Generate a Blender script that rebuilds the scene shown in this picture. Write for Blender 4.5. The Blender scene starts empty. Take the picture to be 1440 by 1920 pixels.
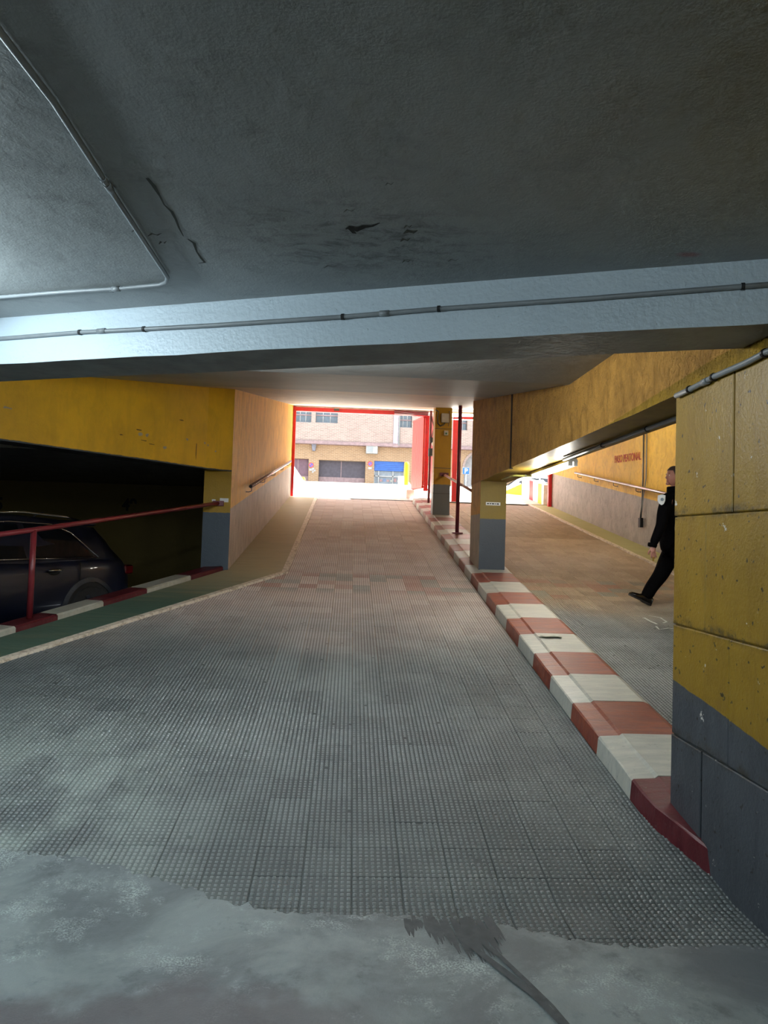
import bpy, math, random
import numpy as np
from math import sin, cos, radians, pi, sqrt, atan2
from mathutils import Vector, Matrix

sc = bpy.context.scene
C = sc.collection

# ------------------------------------------------------------------ camera
F, W, H = 1331.0, 1440, 1920
PITCH, ROLL, YAW, HC = radians(2.2), radians(1.8), radians(2.7262), 1.65
_f = Vector((sin(YAW)*cos(PITCH), cos(YAW)*cos(PITCH), sin(PITCH)))
_r0 = Vector((cos(YAW), -sin(YAW), 0)); _u0 = _r0.cross(_f)
_r = cos(ROLL)*_r0 + sin(ROLL)*_u0
_u = -sin(ROLL)*_r0 + cos(ROLL)*_u0
CAM = Vector((0, 0, HC))
cd = bpy.data.cameras.new('camera'); cam = bpy.data.objects.new('camera', cd); C.objects.link(cam)
cam.matrix_world = Matrix(((_r.x, _u.x, -_f.x, 0), (_r.y, _u.y, -_f.y, 0), (_r.z, _u.z, -_f.z, HC), (0, 0, 0, 1)))
cd.sensor_fit = 'VERTICAL'; cd.sensor_height = 36; cd.lens = F/H*36
cd.clip_start = 0.05; cd.clip_end = 400
sc.camera = cam

# ------------------------------------------------------------------ world, sun, exposure
SKY, SUN, EXPO = 3.7, 52.0, 0.0
TUBE_HALL, TUBE_BACK, TUBE_MID, TUBE_RIGHT, TUBE_SOFFIT, TUBE_FAR, TUBE_BAY = 118.0, 152.0, 125.0, 56.0, 50.0, 90.0, 26.0   # watts
wd = bpy.data.worlds.new('sky'); sc.world = wd; wd.use_nodes = True
bg = wd.node_tree.nodes['Background']
bg.inputs['Color'].default_value = (0.82, 0.91, 1.0, 1)
bg.inputs['Strength'].default_value = SKY
sl = bpy.data.lights.new('sun', 'SUN'); sl.energy = SUN; sl.angle = radians(0.6); sl.color = (1, 0.97, 0.92)
so = bpy.data.objects.new('sun', sl); C.objects.link(so)
so.rotation_euler = Vector((-0.75, -0.17, -0.95)).to_track_quat('-Z', 'Y').to_euler()
so.location = (20, 25, 30)
vs = sc.view_settings
sc.display_settings.display_device = 'sRGB'
vs.view_transform = 'Standard'; vs.look = 'None'; vs.exposure = EXPO; vs.gamma = 1; vs.use_curve_mapping = False

cy = sc.cycles
cy.max_bounces = 6; cy.diffuse_bounces = 4; cy.glossy_bounces = 2; cy.caustics_reflective = False; cy.caustics_refractive = False
cy.use_adaptive_sampling = True; cy.adaptive_threshold = 0.05; cy.adaptive_min_samples = 20

# ------------------------------------------------------------------ projection helpers (points on the real planes of the place)
def ray(x, y): return _f + _r*((x-720)/F) - _u*((y-960)/F)
def onplane(x, y, n, c):
    d = ray(x, y); n = Vector(n); return CAM + d*((c - n.dot(CAM))/n.dot(d))
def atX(x, y, v): return onplane(x, y, (1, 0, 0), v)
def atY(x, y, v): return onplane(x, y, (0, 1, 0), v)
def atZ(x, y, v): return onplane(x, y, (0, 0, 1), v)
S, R0 = 0.165, -0.54
def R(y): return R0 + S*y                      # ramp surface
def T(y): return max(3.03, 2.045 + S*y)        # slab above the ramp
def onramp(x, y, off=0): return onplane(x, y, (0, -S, 1), R0+off)
def px(p):
    d = Vector(p)-CAM; k = d.dot(_f); return (720+F*d.dot(_r)/k, 960-F*d.dot(_u)/k, k)
rnd = random.Random(7)
XW = 1.84          # block wall face
LW = -1.69         # left wall face
RW = 5.6           # right wall face
YG = 20.0          # gates
YC, ZC = 25.2, R(25.2)   # crest, street level
def lx(y):         # edge of the tiled lane on the bay side
    return -0.85 - (10.1-y)*0.5375 if y < 10.1 else -0.85-(y-10.1)*0.0072
def kx(y): return -3.25 + 0.469*(y-6.9)        # front of the striped kerb at the bay

# ------------------------------------------------------------------ materials
def srgb(h):
    h = h.lstrip('#'); v = [int(h[i:i+2], 16)/255 for i in (0, 2, 4)]
    return tuple((c/12.92 if c <= 0.04045 else ((c+0.055)/1.055)**2.4) for c in v)
class NT:
    def __init__(s, name):
        s.m = bpy.data.materials.new(name); s.m.use_nodes = True; s.t = s.m.node_tree
        s.b = s.t.nodes['Principled BSDF']; s.geo = s.t.nodes.new('ShaderNodeNewGeometry')
        s.pos = s.geo.outputs['Position']; s._sep = None
    def n(s, typ, ins=None, **kw):
        nd = s.t.nodes.new(typ)
        for k, v in kw.items(): setattr(nd, k, v)
        for k, v in (ins or {}).items():
            if isinstance(v, bpy.types.NodeSocket): s.t.links.new(v, nd.inputs[k])
            else:
                if isinstance(v, (tuple, list)) and nd.inputs[k].type == 'RGBA' and len(v) == 3: v = (*v, 1)
                nd.inputs[k].default_value = v
        return nd
    def sep(s):
        if s._sep is None: s._sep = s.n('ShaderNodeSeparateXYZ', {0: s.pos})
        return s._sep.outputs
    def math(s, op, a, b=0.0, c=0.0, clamp=False):
        return s.n('ShaderNodeMath', {0: a, 1: b, 2: c}, operation=op, use_clamp=clamp).outputs[0]
    def noise(s, scale=1, detail=3, rough=0.55, vec=None, stretch=None, dist=0.0):
        v = vec or s.pos
        if stretch: v = s.n('ShaderNodeVectorMath', {0: v, 1: stretch}, operation='MULTIPLY').outputs[0]
        return s.n('ShaderNodeTexNoise', {'Vector': v, 'Scale': scale, 'Detail': detail, 'Roughness': rough, 'Distortion': dist}).outputs[0]
    def ramp(s, fac, a, b):                     # 0 below a, 1 above b
        return s.n('ShaderNodeMapRange', {'Value': fac, 'From Min': a, 'From Max': b}, interpolation_type='SMOOTHSTEP').outputs[0]
    def mix(s, fac, a, b, blend='MIX'):
        nd = s.t.nodes.new('ShaderNodeMix'); nd.data_type = 'RGBA'; nd.blend_type = blend
        for i, v in ((0, fac), (6, a), (7, b)):
            if isinstance(v, bpy.types.NodeSocket): s.t.links.new(v, nd.inputs[i])
            else: nd.inputs[i].default_value = (*v, 1) if isinstance(v, (tuple, list)) and len(v) == 3 else v
        return nd.outputs[2]
    def bump(s, h, dist=0.01, strength=1.0, prev=None):
        ins = {'Height': h, 'Distance': dist, 'Strength': strength}
        if prev is not None: ins['Normal'] = prev
        return s.n('ShaderNodeBump', ins).outputs[0]
    def done(s, col=None, rough=None, normal=None, metal=None, emit=None, spec=None):
        def st(k, v):
            if v is None: return
            if isinstance(v, bpy.types.NodeSocket): s.t.links.new(v, s.b.inputs[k])
            else: s.b.inputs[k].default_value = (*v, 1) if isinstance(v, (tuple, list)) else v
        st('Base Color', col); st('Roughness', rough); st('Metallic', metal); st('Normal', normal); st('Specular IOR Level', spec)
        if emit: st('Emission Color', emit[0]); st('Emission Strength', emit[1])
        return s.m

def plain(name, hexcol, rough=0.5, metal=0.0, var=0.15, scale=6, bump=0.0, bscale=60, spec=None):
    t = NT(name); c = srgb(hexcol); n = t.noise(scale, 4)
    col = t.mix(t.ramp(n, 0.3, 0.7), tuple(x*(1-var) for x in c), tuple(min(1, x*(1+var)) for x in c))
    nm = t.bump(t.noise(bscale, 3), bump) if bump else None
    return t.done(col, rough, nm, metal, spec=spec)
def emis(name, col, strength):
    t = NT(name); return t.done(col, 0.4, emit=(col, strength))

M = {}
# ceiling paint: glossy grey over uneven concrete, with damp stains
def ceiling_mat(name, a, b, rough, brown_from=None):
    t = NT(name); o = t.sep()
    n1 = t.noise(0.9, 5, 0.6); n2 = t.noise(4, 5, 0.65, stretch=(1, 2.2, 1)); n3 = t.noise(30, 4, 0.6)
    col = t.mix(t.ramp(n1, 0.3, 0.7), srgb(a), srgb(b))
    col = t.mix(t.math('MULTIPLY', t.ramp(n2, 0.54, 0.72), 0.35), col, tuple(x*0.55 for x in srgb(a)))
    # damp stain patch round the spalled place
    dx = t.math('MULTIPLY', t.math('SUBTRACT', o[0], 0.0), 1.4); dy = t.math('MULTIPLY', t.math('SUBTRACT', o[1], 2.95), 2.4)
    d = t.math('SQRT', t.math('ADD', t.math('MULTIPLY', dx, dx), t.math('MULTIPLY', dy, dy)))
    st = t.math('MULTIPLY', t.ramp(d, 1.3, 0.2), t.ramp(t.noise(7, 6, 0.75, stretch=(1, 1.8, 1), dist=0.6), 0.46, 0.66))
    col = t.mix(t.math('MULTIPLY', st, 0.75), col, (0.018, 0.018, 0.014))
    # small red smudge left by a spray can
    rx = t.math('MULTIPLY', t.math('SUBTRACT', o[0], 1.40), 14); ry = t.math('MULTIPLY', t.math('SUBTRACT', o[1], 2.91), 26)
    rd = t.math('SQRT', t.math('ADD', t.math('MULTIPLY', rx, rx), t.math('MULTIPLY', ry, ry)))
    col = t.mix(t.math('MULTIPLY', t.ramp(rd, 1.0, 0.2), 0.7), col, (0.25, 0.03, 0.015))
    r = rough
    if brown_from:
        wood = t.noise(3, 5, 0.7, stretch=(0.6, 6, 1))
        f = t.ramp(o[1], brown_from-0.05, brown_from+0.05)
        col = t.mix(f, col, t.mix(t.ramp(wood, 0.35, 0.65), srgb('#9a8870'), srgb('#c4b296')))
        col = t.mix(t.ramp(o[1], 18.2, 18.4), col, srgb('#efe6d6'))  # bright daylight bounce by the gates put into the slab colour
    nm = t.bump(n1, 0.02); nm = t.bump(t.noise(5, 4, 0.55), 0.005, prev=nm); nm = t.bump(n3, 0.0016, prev=nm)
    nm = t.bump(t.noise(100, 2), 0.0011, prev=nm)
    return t.done(col, r, nm, spec=0.55)
M['ceiling'] = ceiling_mat('grey_gloss_ceiling_paint', '#878c8c', '#979c9c', 0.42)
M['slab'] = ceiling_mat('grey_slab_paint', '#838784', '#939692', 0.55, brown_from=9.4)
t = NT('pale_blue_beam_paint')
n = t.noise(2, 5); spots = t.ramp(t.noise(55, 2), 0.72, 0.78)
col = t.mix(n, srgb('#a9b8c2'), srgb('#bccad2')); col = t.mix(t.math('MULTIPLY', spots, .5), col, (0.1, 0.11, 0.12))
M['beam_blue'] = t.done(col, 0.45, t.bump(t.noise(40, 4), 0.004))
M['beam_grey'] = plain('grey_beam_underside_paint', '#8d9192', 0.6, bump=0.003, bscale=30)

# yellow walls, with a grey band below a line a + b*y
def wall_mat(name, top, low, line_a, line_b, rough=0.5, streak=0.0, blot=0.25, bumpd=0.006, pits=0.0, chips=0.0, fine=60, dirt='#5a4a20', vert=0.4, courses=None):
    t = NT(name); o = t.sep()
    nb = t.noise(1.6, 5, 0.6, dist=0.3); ns = t.noise(6, 6, 0.7, stretch=(1.3, 1.3, vert), dist=0.8); nf = t.noise(fine, 4, 0.6)
    edge = t.math('ADD', t.math('MULTIPLY', o[1], line_b), line_a)
    edge = t.math('ADD', edge, t.math('MULTIPLY', t.math('SUBTRACT', t.noise(9, 3), 0.5), 0.02))
    f = t.ramp(t.math('SUBTRACT', o[2], edge), -0.004, 0.004)
    def body(hexc, dk):
        c = srgb(hexc)
        x = t.mix(t.math('MULTIPLY', t.ramp(nb, 0.35, 0.7), blot), c, tuple(v*0.62 for v in c))
        if streak: x = t.mix(t.math('MULTIPLY', t.ramp(ns, 0.42, 0.66), streak), x, dk)
        return x
    cu = body(top, srgb(dirt)); cl = body(low, tuple(v*0.5 for v in srgb(low)))
    col = t.mix(f, cl, cu)
    if pits:
        p = t.ramp(t.noise(24, 2, 0.5), 0.675, 0.70); col = t.mix(t.math('MULTIPLY', p, pits), col, (0.02, 0.017, 0.01))
    if chips:
        c = t.math('MULTIPLY', t.ramp(t.noise(7, 5, 0.75), 0.665, 0.68), chips); col = t.mix(c, col, (0.62, 0.6, 0.55))
    if courses:
        for zc_ in courses:
            dz = t.math('ABSOLUTE', t.math('SUBTRACT', t.math('SUBTRACT', o[2], zc_), 0.012)); g_ = t.math('MULTIPLY', t.ramp(dz, 0.05, 0.004), t.ramp(t.noise(11, 5, 0.7), 0.42, 0.62))
            col = t.mix(t.math('MULTIPLY', g_, 0.75), col, (0.035, 0.028, 0.012))
    nm = t.bump(nb, 0.01); nm = t.bump(ns, bumpd*2 if bumpd > .007 else bumpd*.3, prev=nm); nm = t.bump(nf, bumpd*0.7, prev=nm)
    return t.done(col, rough, nm)
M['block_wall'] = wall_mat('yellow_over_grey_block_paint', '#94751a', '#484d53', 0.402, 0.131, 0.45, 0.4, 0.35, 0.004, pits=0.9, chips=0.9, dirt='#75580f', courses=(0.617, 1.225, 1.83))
M['stucco_beam'] = wall_mat('brown_yellow_rough_stucco', '#d6a048', '#b28c1e', 2.868, -0.065, 0.8, 0.5, 0.5, 0.03, dirt='#8a6222', fine=35, vert=0.9)
M['stucco_left'] = wall_mat('amber_stucco_over_plaster', '#f7bd4c', '#c4b4a8', 0.345, 0.165, 0.6, 0.6, 0.25, 0.016, dirt='#bd8430')
M['stucco_right'] = wall_mat('amber_stucco_over_grey_plaster', '#f5c53e', '#b4aca4', 0.405, 0.165, 0.55, 0.5, 0.4, 0.014, dirt='#c08a20', vert=0.8)
M['bay_beam'] = wall_mat('deep_yellow_beam_paint', '#eab40e', '#39434b', 2.556, 0, 0.5, 0.12, 0.55, 0.004, dirt='#6f5410')
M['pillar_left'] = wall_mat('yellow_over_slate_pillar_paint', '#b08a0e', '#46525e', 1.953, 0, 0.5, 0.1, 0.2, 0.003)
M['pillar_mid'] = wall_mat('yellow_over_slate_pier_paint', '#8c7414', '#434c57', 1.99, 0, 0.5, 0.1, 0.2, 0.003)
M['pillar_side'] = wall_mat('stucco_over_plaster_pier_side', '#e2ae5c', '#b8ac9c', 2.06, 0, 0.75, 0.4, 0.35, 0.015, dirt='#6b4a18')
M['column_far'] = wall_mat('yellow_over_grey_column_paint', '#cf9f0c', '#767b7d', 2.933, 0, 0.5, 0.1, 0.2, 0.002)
M['bay_wall'] = wall_mat('dull_olive_bay_wall_paint', '#6a5a22', '#6a5a22', -9, 0, 0.7, 0.1, 0.3, 0.003)
M['dark_wall'] = plain('dull_grey_hall_wall_paint', '#8a8f90', 0.6)
M['outer_wall'] = plain('plain_render_outer_wall', '#b9ada0', 0.8)

# floor of the hall: worn grey concrete paint with pale bloom
t = NT('worn_grey_floor_paint'); o = t.sep()
n1 = t.noise(1.3, 6, 0.65, dist=0.5); n2 = t.noise(5, 6, 0.75); n3 = t.noise(120, 3)
c = t.mix(t.ramp(n1, 0.35, 0.65), srgb('#5e6568'), srgb('#868f90'))
c = t.mix(t.math('MULTIPLY', t.math('MULTIPLY', t.ramp(t.noise(2.0, 8, 0.75), 0.50, 0.66), t.ramp(n3, 0.40, 0.62)), 0.75), c, srgb('#bcc8c6'))
c = t.mix(t.math('MULTIPLY', t.ramp(n2, 0.55, 0.7), 0.5), c, srgb('#4c5154'))
mauve = t.math('MULTIPLY', t.ramp(t.math('ADD', o[1], t.math('MULTIPLY', t.noise(2.4, 5), 1.0)), 3.25, 3.05), t.ramp(o[0], 0.35, -0.2))
c = t.mix(t.math('MULTIPLY', mauve, 0.8), c, srgb('#5a5658'))
M['concrete'] = t.done(c, t.math('ADD', 0.45, t.math('MULTIPLY', n2, 0.3)), t.bump(n2, 0.006, prev=t.bump(n3, 0.0012)))
M['skid'] = plain('dark_tyre_scrub_mark', '#45494b', 0.75, var=0.25, scale=20)
M['bay_floor'] = plain('dark_blue_grey_bay_floor', '#3a4250', 0.5)

# tiles: every tile a little different; grimed grey at the foot, red brown higher up
def tile_mat(name, y0, y1, far_a, far_b, x0, stud=False):
    t = NT(name); o = t.sep(); P, D = 0.235, 0.2318
    cx = t.math('FLOOR', t.math('DIVIDE', t.math('SUBTRACT', o[0], x0), P)); cy = t.math('FLOOR', t.math('DIVIDE', t.math('SUBTRACT', o[1], 3.0), D))
    cell = t.n('ShaderNodeCombineXYZ', {0: cx, 1: cy}).outputs[0]
    wn = t.n('ShaderNodeTexWhiteNoise', {'Vector': cell}, noise_dimensions='3D'); v = wn.outputs[0]
    hue = t.n('ShaderNodeSeparateColor', {0: wn.outputs[1]}).outputs
    nb = t.noise(0.8, 5, 0.6, dist=0.4); nf = t.noise(14, 5, 0.7)
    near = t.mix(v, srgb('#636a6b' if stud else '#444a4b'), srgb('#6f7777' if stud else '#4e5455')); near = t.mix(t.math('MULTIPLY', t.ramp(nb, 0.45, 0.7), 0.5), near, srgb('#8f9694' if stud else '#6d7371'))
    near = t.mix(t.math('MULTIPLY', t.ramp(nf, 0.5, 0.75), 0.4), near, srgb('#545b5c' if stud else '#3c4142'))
    pale_left = t.math('MULTIPLY', t.math('MULTIPLY', t.ramp(o[0], -0.2, -1.7), t.ramp(o[1], 6.0, 3.6)), t.ramp(t.noise(2.5, 4), 0.3, 0.6))  # tiles and studs turn paler towards the near left
    near = t.mix(t.math('MULTIPLY', pale_left, 0.6), near, srgb('#b2bdb6' if stud else '#98a39d'))
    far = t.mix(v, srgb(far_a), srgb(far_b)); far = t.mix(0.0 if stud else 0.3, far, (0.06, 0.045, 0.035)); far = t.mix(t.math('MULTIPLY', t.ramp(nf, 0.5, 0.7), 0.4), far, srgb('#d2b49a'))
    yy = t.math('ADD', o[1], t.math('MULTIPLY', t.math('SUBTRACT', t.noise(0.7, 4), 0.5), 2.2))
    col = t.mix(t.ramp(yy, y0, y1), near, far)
    # the band of cleaner red and green tiles half way up
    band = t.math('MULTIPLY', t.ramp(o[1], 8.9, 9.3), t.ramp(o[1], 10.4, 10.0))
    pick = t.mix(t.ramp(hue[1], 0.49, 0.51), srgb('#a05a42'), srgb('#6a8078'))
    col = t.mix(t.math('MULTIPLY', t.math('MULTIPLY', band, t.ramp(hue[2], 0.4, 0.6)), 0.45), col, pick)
    nm = t.bump(nf, 0.003)
    return t.done(col, t.math('ADD', 0.26 if stud else 0.5, t.math('MULTIPLY', nf, 0.2)), nm, spec=0.7 if stud else 0.4)
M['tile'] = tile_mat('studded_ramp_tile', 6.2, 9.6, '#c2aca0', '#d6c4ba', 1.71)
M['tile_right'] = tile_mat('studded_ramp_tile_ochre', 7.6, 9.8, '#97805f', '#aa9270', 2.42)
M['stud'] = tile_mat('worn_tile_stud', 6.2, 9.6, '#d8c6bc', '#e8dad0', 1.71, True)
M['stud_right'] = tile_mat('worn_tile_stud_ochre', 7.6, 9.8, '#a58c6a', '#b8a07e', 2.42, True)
t = NT('tile_bedding_mortar'); o = t.sep(); n = t.noise(5, 5)
c = t.mix(t.math('MULTIPLY', t.ramp(o[1], 5.5, 8), t.ramp(n, 0.3, 0.55)), srgb('#4c5252'), srgb('#c7a684'))
M['mortar'] = t.done(c, 0.8)
# pavements beside the lanes
def pave_mat(name, y0, y1, near, far):
    t = NT(name); o = t.sep(); n = t.noise(3, 5, 0.6, stretch=(0.4, 2.5, 1)); n2 = t.noise(20, 4)
    yy = t.math('ADD', o[1], n)
    c = t.mix(t.ramp(yy, y0, y1), srgb(near), srgb(far)); c = t.mix(t.math('MULTIPLY', t.ramp(n, 0.45, 0.7), 0.22), c, tuple(v*0.55 for v in srgb(far)))
    return t.done(c, 0.6, t.bump(n2, 0.003, prev=t.bump(n, 0.01)))
M['pave_left'] = pave_mat('green_pavement_paint_worn_to_tan', 8.6, 10.8, '#4a6355', '#b0a27e')
M['pave_right'] = pave_mat('olive_pavement_paint', 3, 5, '#b0aa70', '#b0aa70')
t = NT('old_white_line_paint'); n = t.noise(18, 5, 0.7)
M['line'] = t.done(t.mix(t.ramp(n, 0.45, 0.62), srgb('#e2d6c4'), srgb('#b5a590')), 0.6, t.bump(n, 0.008))
def kerb_mat(name, hexa, hexb):
    t = NT(name); n = t.noise(7, 5, 0.6, stretch=(0.5, 2.5, 1)); n2 = t.noise(40, 4, 0.7)
    c = t.mix(t.ramp(n, 0.35, 0.68), srgb(hexa), srgb(hexb)); c = t.mix(t.math('MULTIPLY', t.ramp(n2, 0.6, 0.7), 0.35), c, srgb('#6d6a62'))
    return t.done(c, t.math('ADD', 0.28, t.math('MULTIPLY', n, 0.3)), t.bump(n2, 0.002, prev=t.bump(n, 0.004)))
M['kerb_red'] = kerb_mat('chipped_red_kerb_paint', '#70362c', '#8e4c36')
M['kerb_white'] = kerb_mat('chipped_white_kerb_paint', '#a6a9a2', '#babbb0')
M['kerb_maroon'] = kerb_mat('maroon_kerb_paint', '#521820', '#602228')
M['kerb_cream'] = kerb_mat('dull_white_kerb_paint', '#a7a597', '#b5b3a5')

M['pipe_grey'] = plain('grey_conduit', '#7d8386', 0.4, var=0.1)
M['pipe_dark'] = plain('dark_grey_conduit', '#4f4f4a', 0.4)
M['clip'] = plain('black_pipe_clip', '#111111', 0.5)
M['black'] = plain('black_rubber', '#0c0c0d', 0.6)
M['steel'] = plain('bare_steel_rail', '#b9aeb4', 0.25, 0.9, var=0.1)
M['maroon'] = plain('maroon_gloss_paint', '#7a2a30', 0.28, var=0.12)
M['dark_red'] = plain('oxide_red_gloss_paint', '#7a3440', 0.3, var=0.12)
M['red'] = plain('gate_red_paint', '#c81f26', 0.4, var=0.08)
M['red_leaf'] = plain('gate_leaf_salmon_red_paint', '#c93a2c', 0.45, var=0.08)
M['box_grey'] = plain('light_grey_plastic', '#c9c6b8', 0.5)
M['outdoor_white'] = plain('weathered_white_enamel', '#8f9090', 0.5)
M['box_white'] = plain('white_enamel', '#e8e8e6', 0.4)
M['stencil_red'] = plain('red_stencil_paint', '#b5452a', 0.7, var=0.3, scale=40)
M['stencil_black'] = plain('black_stencil_paint', '#0a0a0a', 0.7)
M['yellow'] = plain('bright_yellow_paint', '#e8c81c', 0.5)
M['white'] = plain('white_masonry_paint', '#e4e0d8', 0.7)
M['ext_ground'] = plain('pale_sunlit_concrete', '#c6bfb4', 0.8, bump=0.004)
M['street'] = plain('pale_asphalt', '#a9a49c', 0.85)
M['tube'] = emis('lit_tube_cool', (0.80, 0.94, 1.0), 9.0)
M['tube_r'] = emis('lit_tube_white', (1.0, 0.97, 0.88), 9.0)
COOL, NEUTRAL, WARM = (0.78, 0.93, 1.0), (0.94, 0.98, 1.0), (1.0, 0.96, 0.86)

# ------------------------------------------------------------------ mesh helpers
class MB:
    def __init__(s): s.v = []; s.f = []; s.mi = []; s.sm = []
    def add(s, vs_, fs, mi=0, smooth=False):
        o = len(s.v); s.v += [tuple(v) for v in vs_]
        for f in fs: s.f.append([i+o for i in f]); s.mi.append(mi); s.sm.append(smooth)
        return s
    def hexa(s, p, mi=0):   # p: 4 bottom (ccw from above), 4 top
        return s.add(p, [(3, 2, 1, 0), (4, 5, 6, 7), (0, 1, 5, 4), (1, 2, 6, 5), (2, 3, 7, 6), (3, 0, 4, 7)], mi)
    def box(s, a, b, mi=0):
        x0, y0, z0 = a; x1, y1, z1 = b
        return s.hexa([(x0, y0, z0), (x1, y0, z0), (x1, y1, z0), (x0, y1, z0), (x0, y0, z1), (x1, y0, z1), (x1, y1, z1), (x0, y1, z1)], mi)
    def bbox(s, a, b, e=0.01, mi=0):  # box with chamfered vertical and top edges
        x0, y0, z0 = a; x1, y1, z1 = b
        def ring(d, z): 
            return [(x0+d+e*0, y0+d+e, z), (x0+d+e, y0+d, z), (x1-d-e, y0+d, z), (x1-d, y0+d+e, z), (x1-d, y1-d-e, z), (x1-d-e, y1-d, z), (x0+d+e, y1-d, z), (x0+d, y1-d-e, z)]
        rings = [ring(e, z0), ring(0, z0+e), ring(0, z1-e), ring(e, z1)]
        o = sum(rings, []); fs = [tuple(range(7, -1, -1)), tuple(range(24, 32))]
        for k in range(3):
            for i in range(8): j = (i+1) % 8; fs.append((k*8+i, k*8+j, k*8+8+j, k*8+8+i))
        return s.add(o, fs, mi)
    def prism(s, poly, z0, z1, mi=0):   # poly (x,y) ccw ; z0/z1 numbers or functions of y
        n = len(poly); g = lambda z, p: z(p[0], p[1]) if callable(z) else z
        vs_ = [(p[0], p[1], g(z0, p)) for p in poly] + [(p[0], p[1], g(z1, p)) for p in poly]
        fs = [tuple(range(n-1, -1, -1)), tuple(range(n, 2*n))] + [(i, (i+1) % n, n+(i+1) % n, n+i) for i in range(n)]
        return s.add(vs_, fs, mi)
    def tube(s, pts, r, seg=10, mi=0, caps=True):
        pts = [Vector(p) for p in pts]; rs = r if isinstance(r, (list, tuple)) else [r]*len(pts)
        d0 = (pts[1]-pts[0]).normalized(); up = Vector((0, 0, 1)) if abs(d0.z) < 0.9 else Vector((1, 0, 0))
        a = d0.cross(up).normalized(); vs_ = []
        for i, p in enumerate(pts):
            d = ((pts[min(i+1, len(pts)-1)]-p).normalized() + (p-pts[max(i-1, 0)]).normalized())
            d = d.normalized() if d.length > 1e-6 else d0
            a = (a - d*a.dot(d)).normalized(); b = d.cross(a)
            for k in range(seg): vs_.append(p + (a*cos(2*pi*k/seg) + b*sin(2*pi*k/seg))*rs[i])
        fs = []
        for i in range(len(pts)-1):
            for k in range(seg): j = (k+1) % seg; fs.append((i*seg+k, i*seg+j, (i+1)*seg+j, (i+1)*seg+k))
        s.add(vs_, fs, mi, True)
        if caps:
            n = len(pts)-1; o = len(s.v)-len(vs_)
            s.f.append([o+k for k in range(seg-1, -1, -1)]); s.f.append([o+n*seg+k for k in range(seg)]); s.mi += [mi, mi]; s.sm += [False, False]
        return s
    def disc(s, c, axis, r, th, seg=20, mi=0, prof=None):  # a turned solid
        c = Vector(c); ax = Vector(axis).normalized(); u = ax.orthogonal().normalized(); w = ax.cross(u)
        prof = prof or [(0, r), (th, r)]; vs_ = []
        for (h, rr) in prof:
            for k in range(seg): vs_.append(c + ax*h + (u*cos(2*pi*k/seg)+w*sin(2*pi*k/seg))*rr)
        fs = []
        for i in range(len(prof)-1):
            for k in range(seg): j = (k+1) % seg; fs.append((i*seg+k, i*seg+j, (i+1)*seg+j, (i+1)*seg+k))
        fs += [tuple(range(seg-1, -1, -1)), tuple(range((len(prof)-1)*seg, len(prof)*seg))]
        return s.add(vs_, fs, mi, False)
    def ball(s, c, rx, ry, rz, seg=16, rings=10, mi=0, fn=None):
        vs_ = []; c = Vector(c)
        for i in range(rings+1):
            th = pi*i/rings
            for k in range(seg):
                ph = 2*pi*k/seg; v = Vector((sin(th)*cos(ph)*rx, sin(th)*sin(ph)*ry, cos(th)*rz))
                if fn: v = fn(v)
                vs_.append(c+v)
        fs = [(i*seg+k, (i+1)*seg+k, (i+1)*seg+(k+1) % seg, i*seg+(k+1) % seg) for i in range(rings) for k in range(seg)]
        return s.add(vs_, fs, mi, True)
    def mesh(s, name, mats, off=(0, 0, 0)):
        me = bpy.data.meshes.new(name)
        ox, oy, oz = off
        me.from_pydata([(v[0]-ox, v[1]-oy, v[2]-oz) for v in s.v], [], s.f)
        for m in (mats if isinstance(mats, (list, tuple)) else [mats]): me.materials.append(m)
        me.polygons.foreach_set('material_index', s.mi); me.polygons.foreach_set('use_smooth', s.sm)
        me.update(); return me
    def build(s, name, mats, parent=None, label=None, kind=None):
        off = Vector((0, 0, 0)); p = parent
        while p is not None: off += p.location; p = p.parent
        o = bpy.data.objects.new(name, s.mesh(name, mats, off)); C.objects.link(o); o.parent = parent
        if label: o['label'] = label
        if kind: o['kind'] = kind
        return o
def thing(name, loc, label, cat, group=None, kind=None):
    o = bpy.data.objects.new(name, None); C.objects.link(o); o.location = loc; o.empty_display_size = 0.2
    tag(o, label, cat, group, kind); return o
def tag(o, label, cat=None, group=None, kind=None):
    o['label'] = label
    if cat: o['category'] = cat
    if group: o['group'] = group
    if kind: o['kind'] = kind
    return o
def struct(mb, name, mats, label=None, parent=None):
    o = mb.build(name, mats, parent)
    if parent is None: o['kind'] = 'structure'
    if label: o['label'] = label
    return o
def text(name, s, mat, loc, rot, size, sx=1.0, parent=None, bold=0.0, depth=0.002, align='LEFT'):
    cu = bpy.data.curves.new(name, 'FONT'); cu.body = s; cu.size = size; cu.extrude = depth; cu.offset = bold; cu.align_x = align
    o = bpy.data.objects.new(name, cu); C.objects.link(o); bpy.context.view_layer.update()
    me = bpy.data.meshes.new_from_object(o); bpy.data.objects.remove(o)
    me.materials.clear(); me.materials.append(mat); me.name = name
    o = bpy.data.objects.new(name, me); C.objects.link(o)
    mw = Matrix.Translation(Vector(loc)) @ rot.to_4x4() @ Matrix.Diagonal((sx, 1, 1, 1))
    off = Vector((0, 0, 0))
    if parent is not None: off = parent.location
    me.transform(Matrix.Translation(-off) @ mw); o.parent = parent
    return o
def frame(xaxis, yaxis):   # rotation whose x,y axes are given
    x = Vector(xaxis).normalized(); y = Vector(yaxis).normalized(); z = x.cross(y)
    return Matrix((x, y, z)).transposed()

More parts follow.
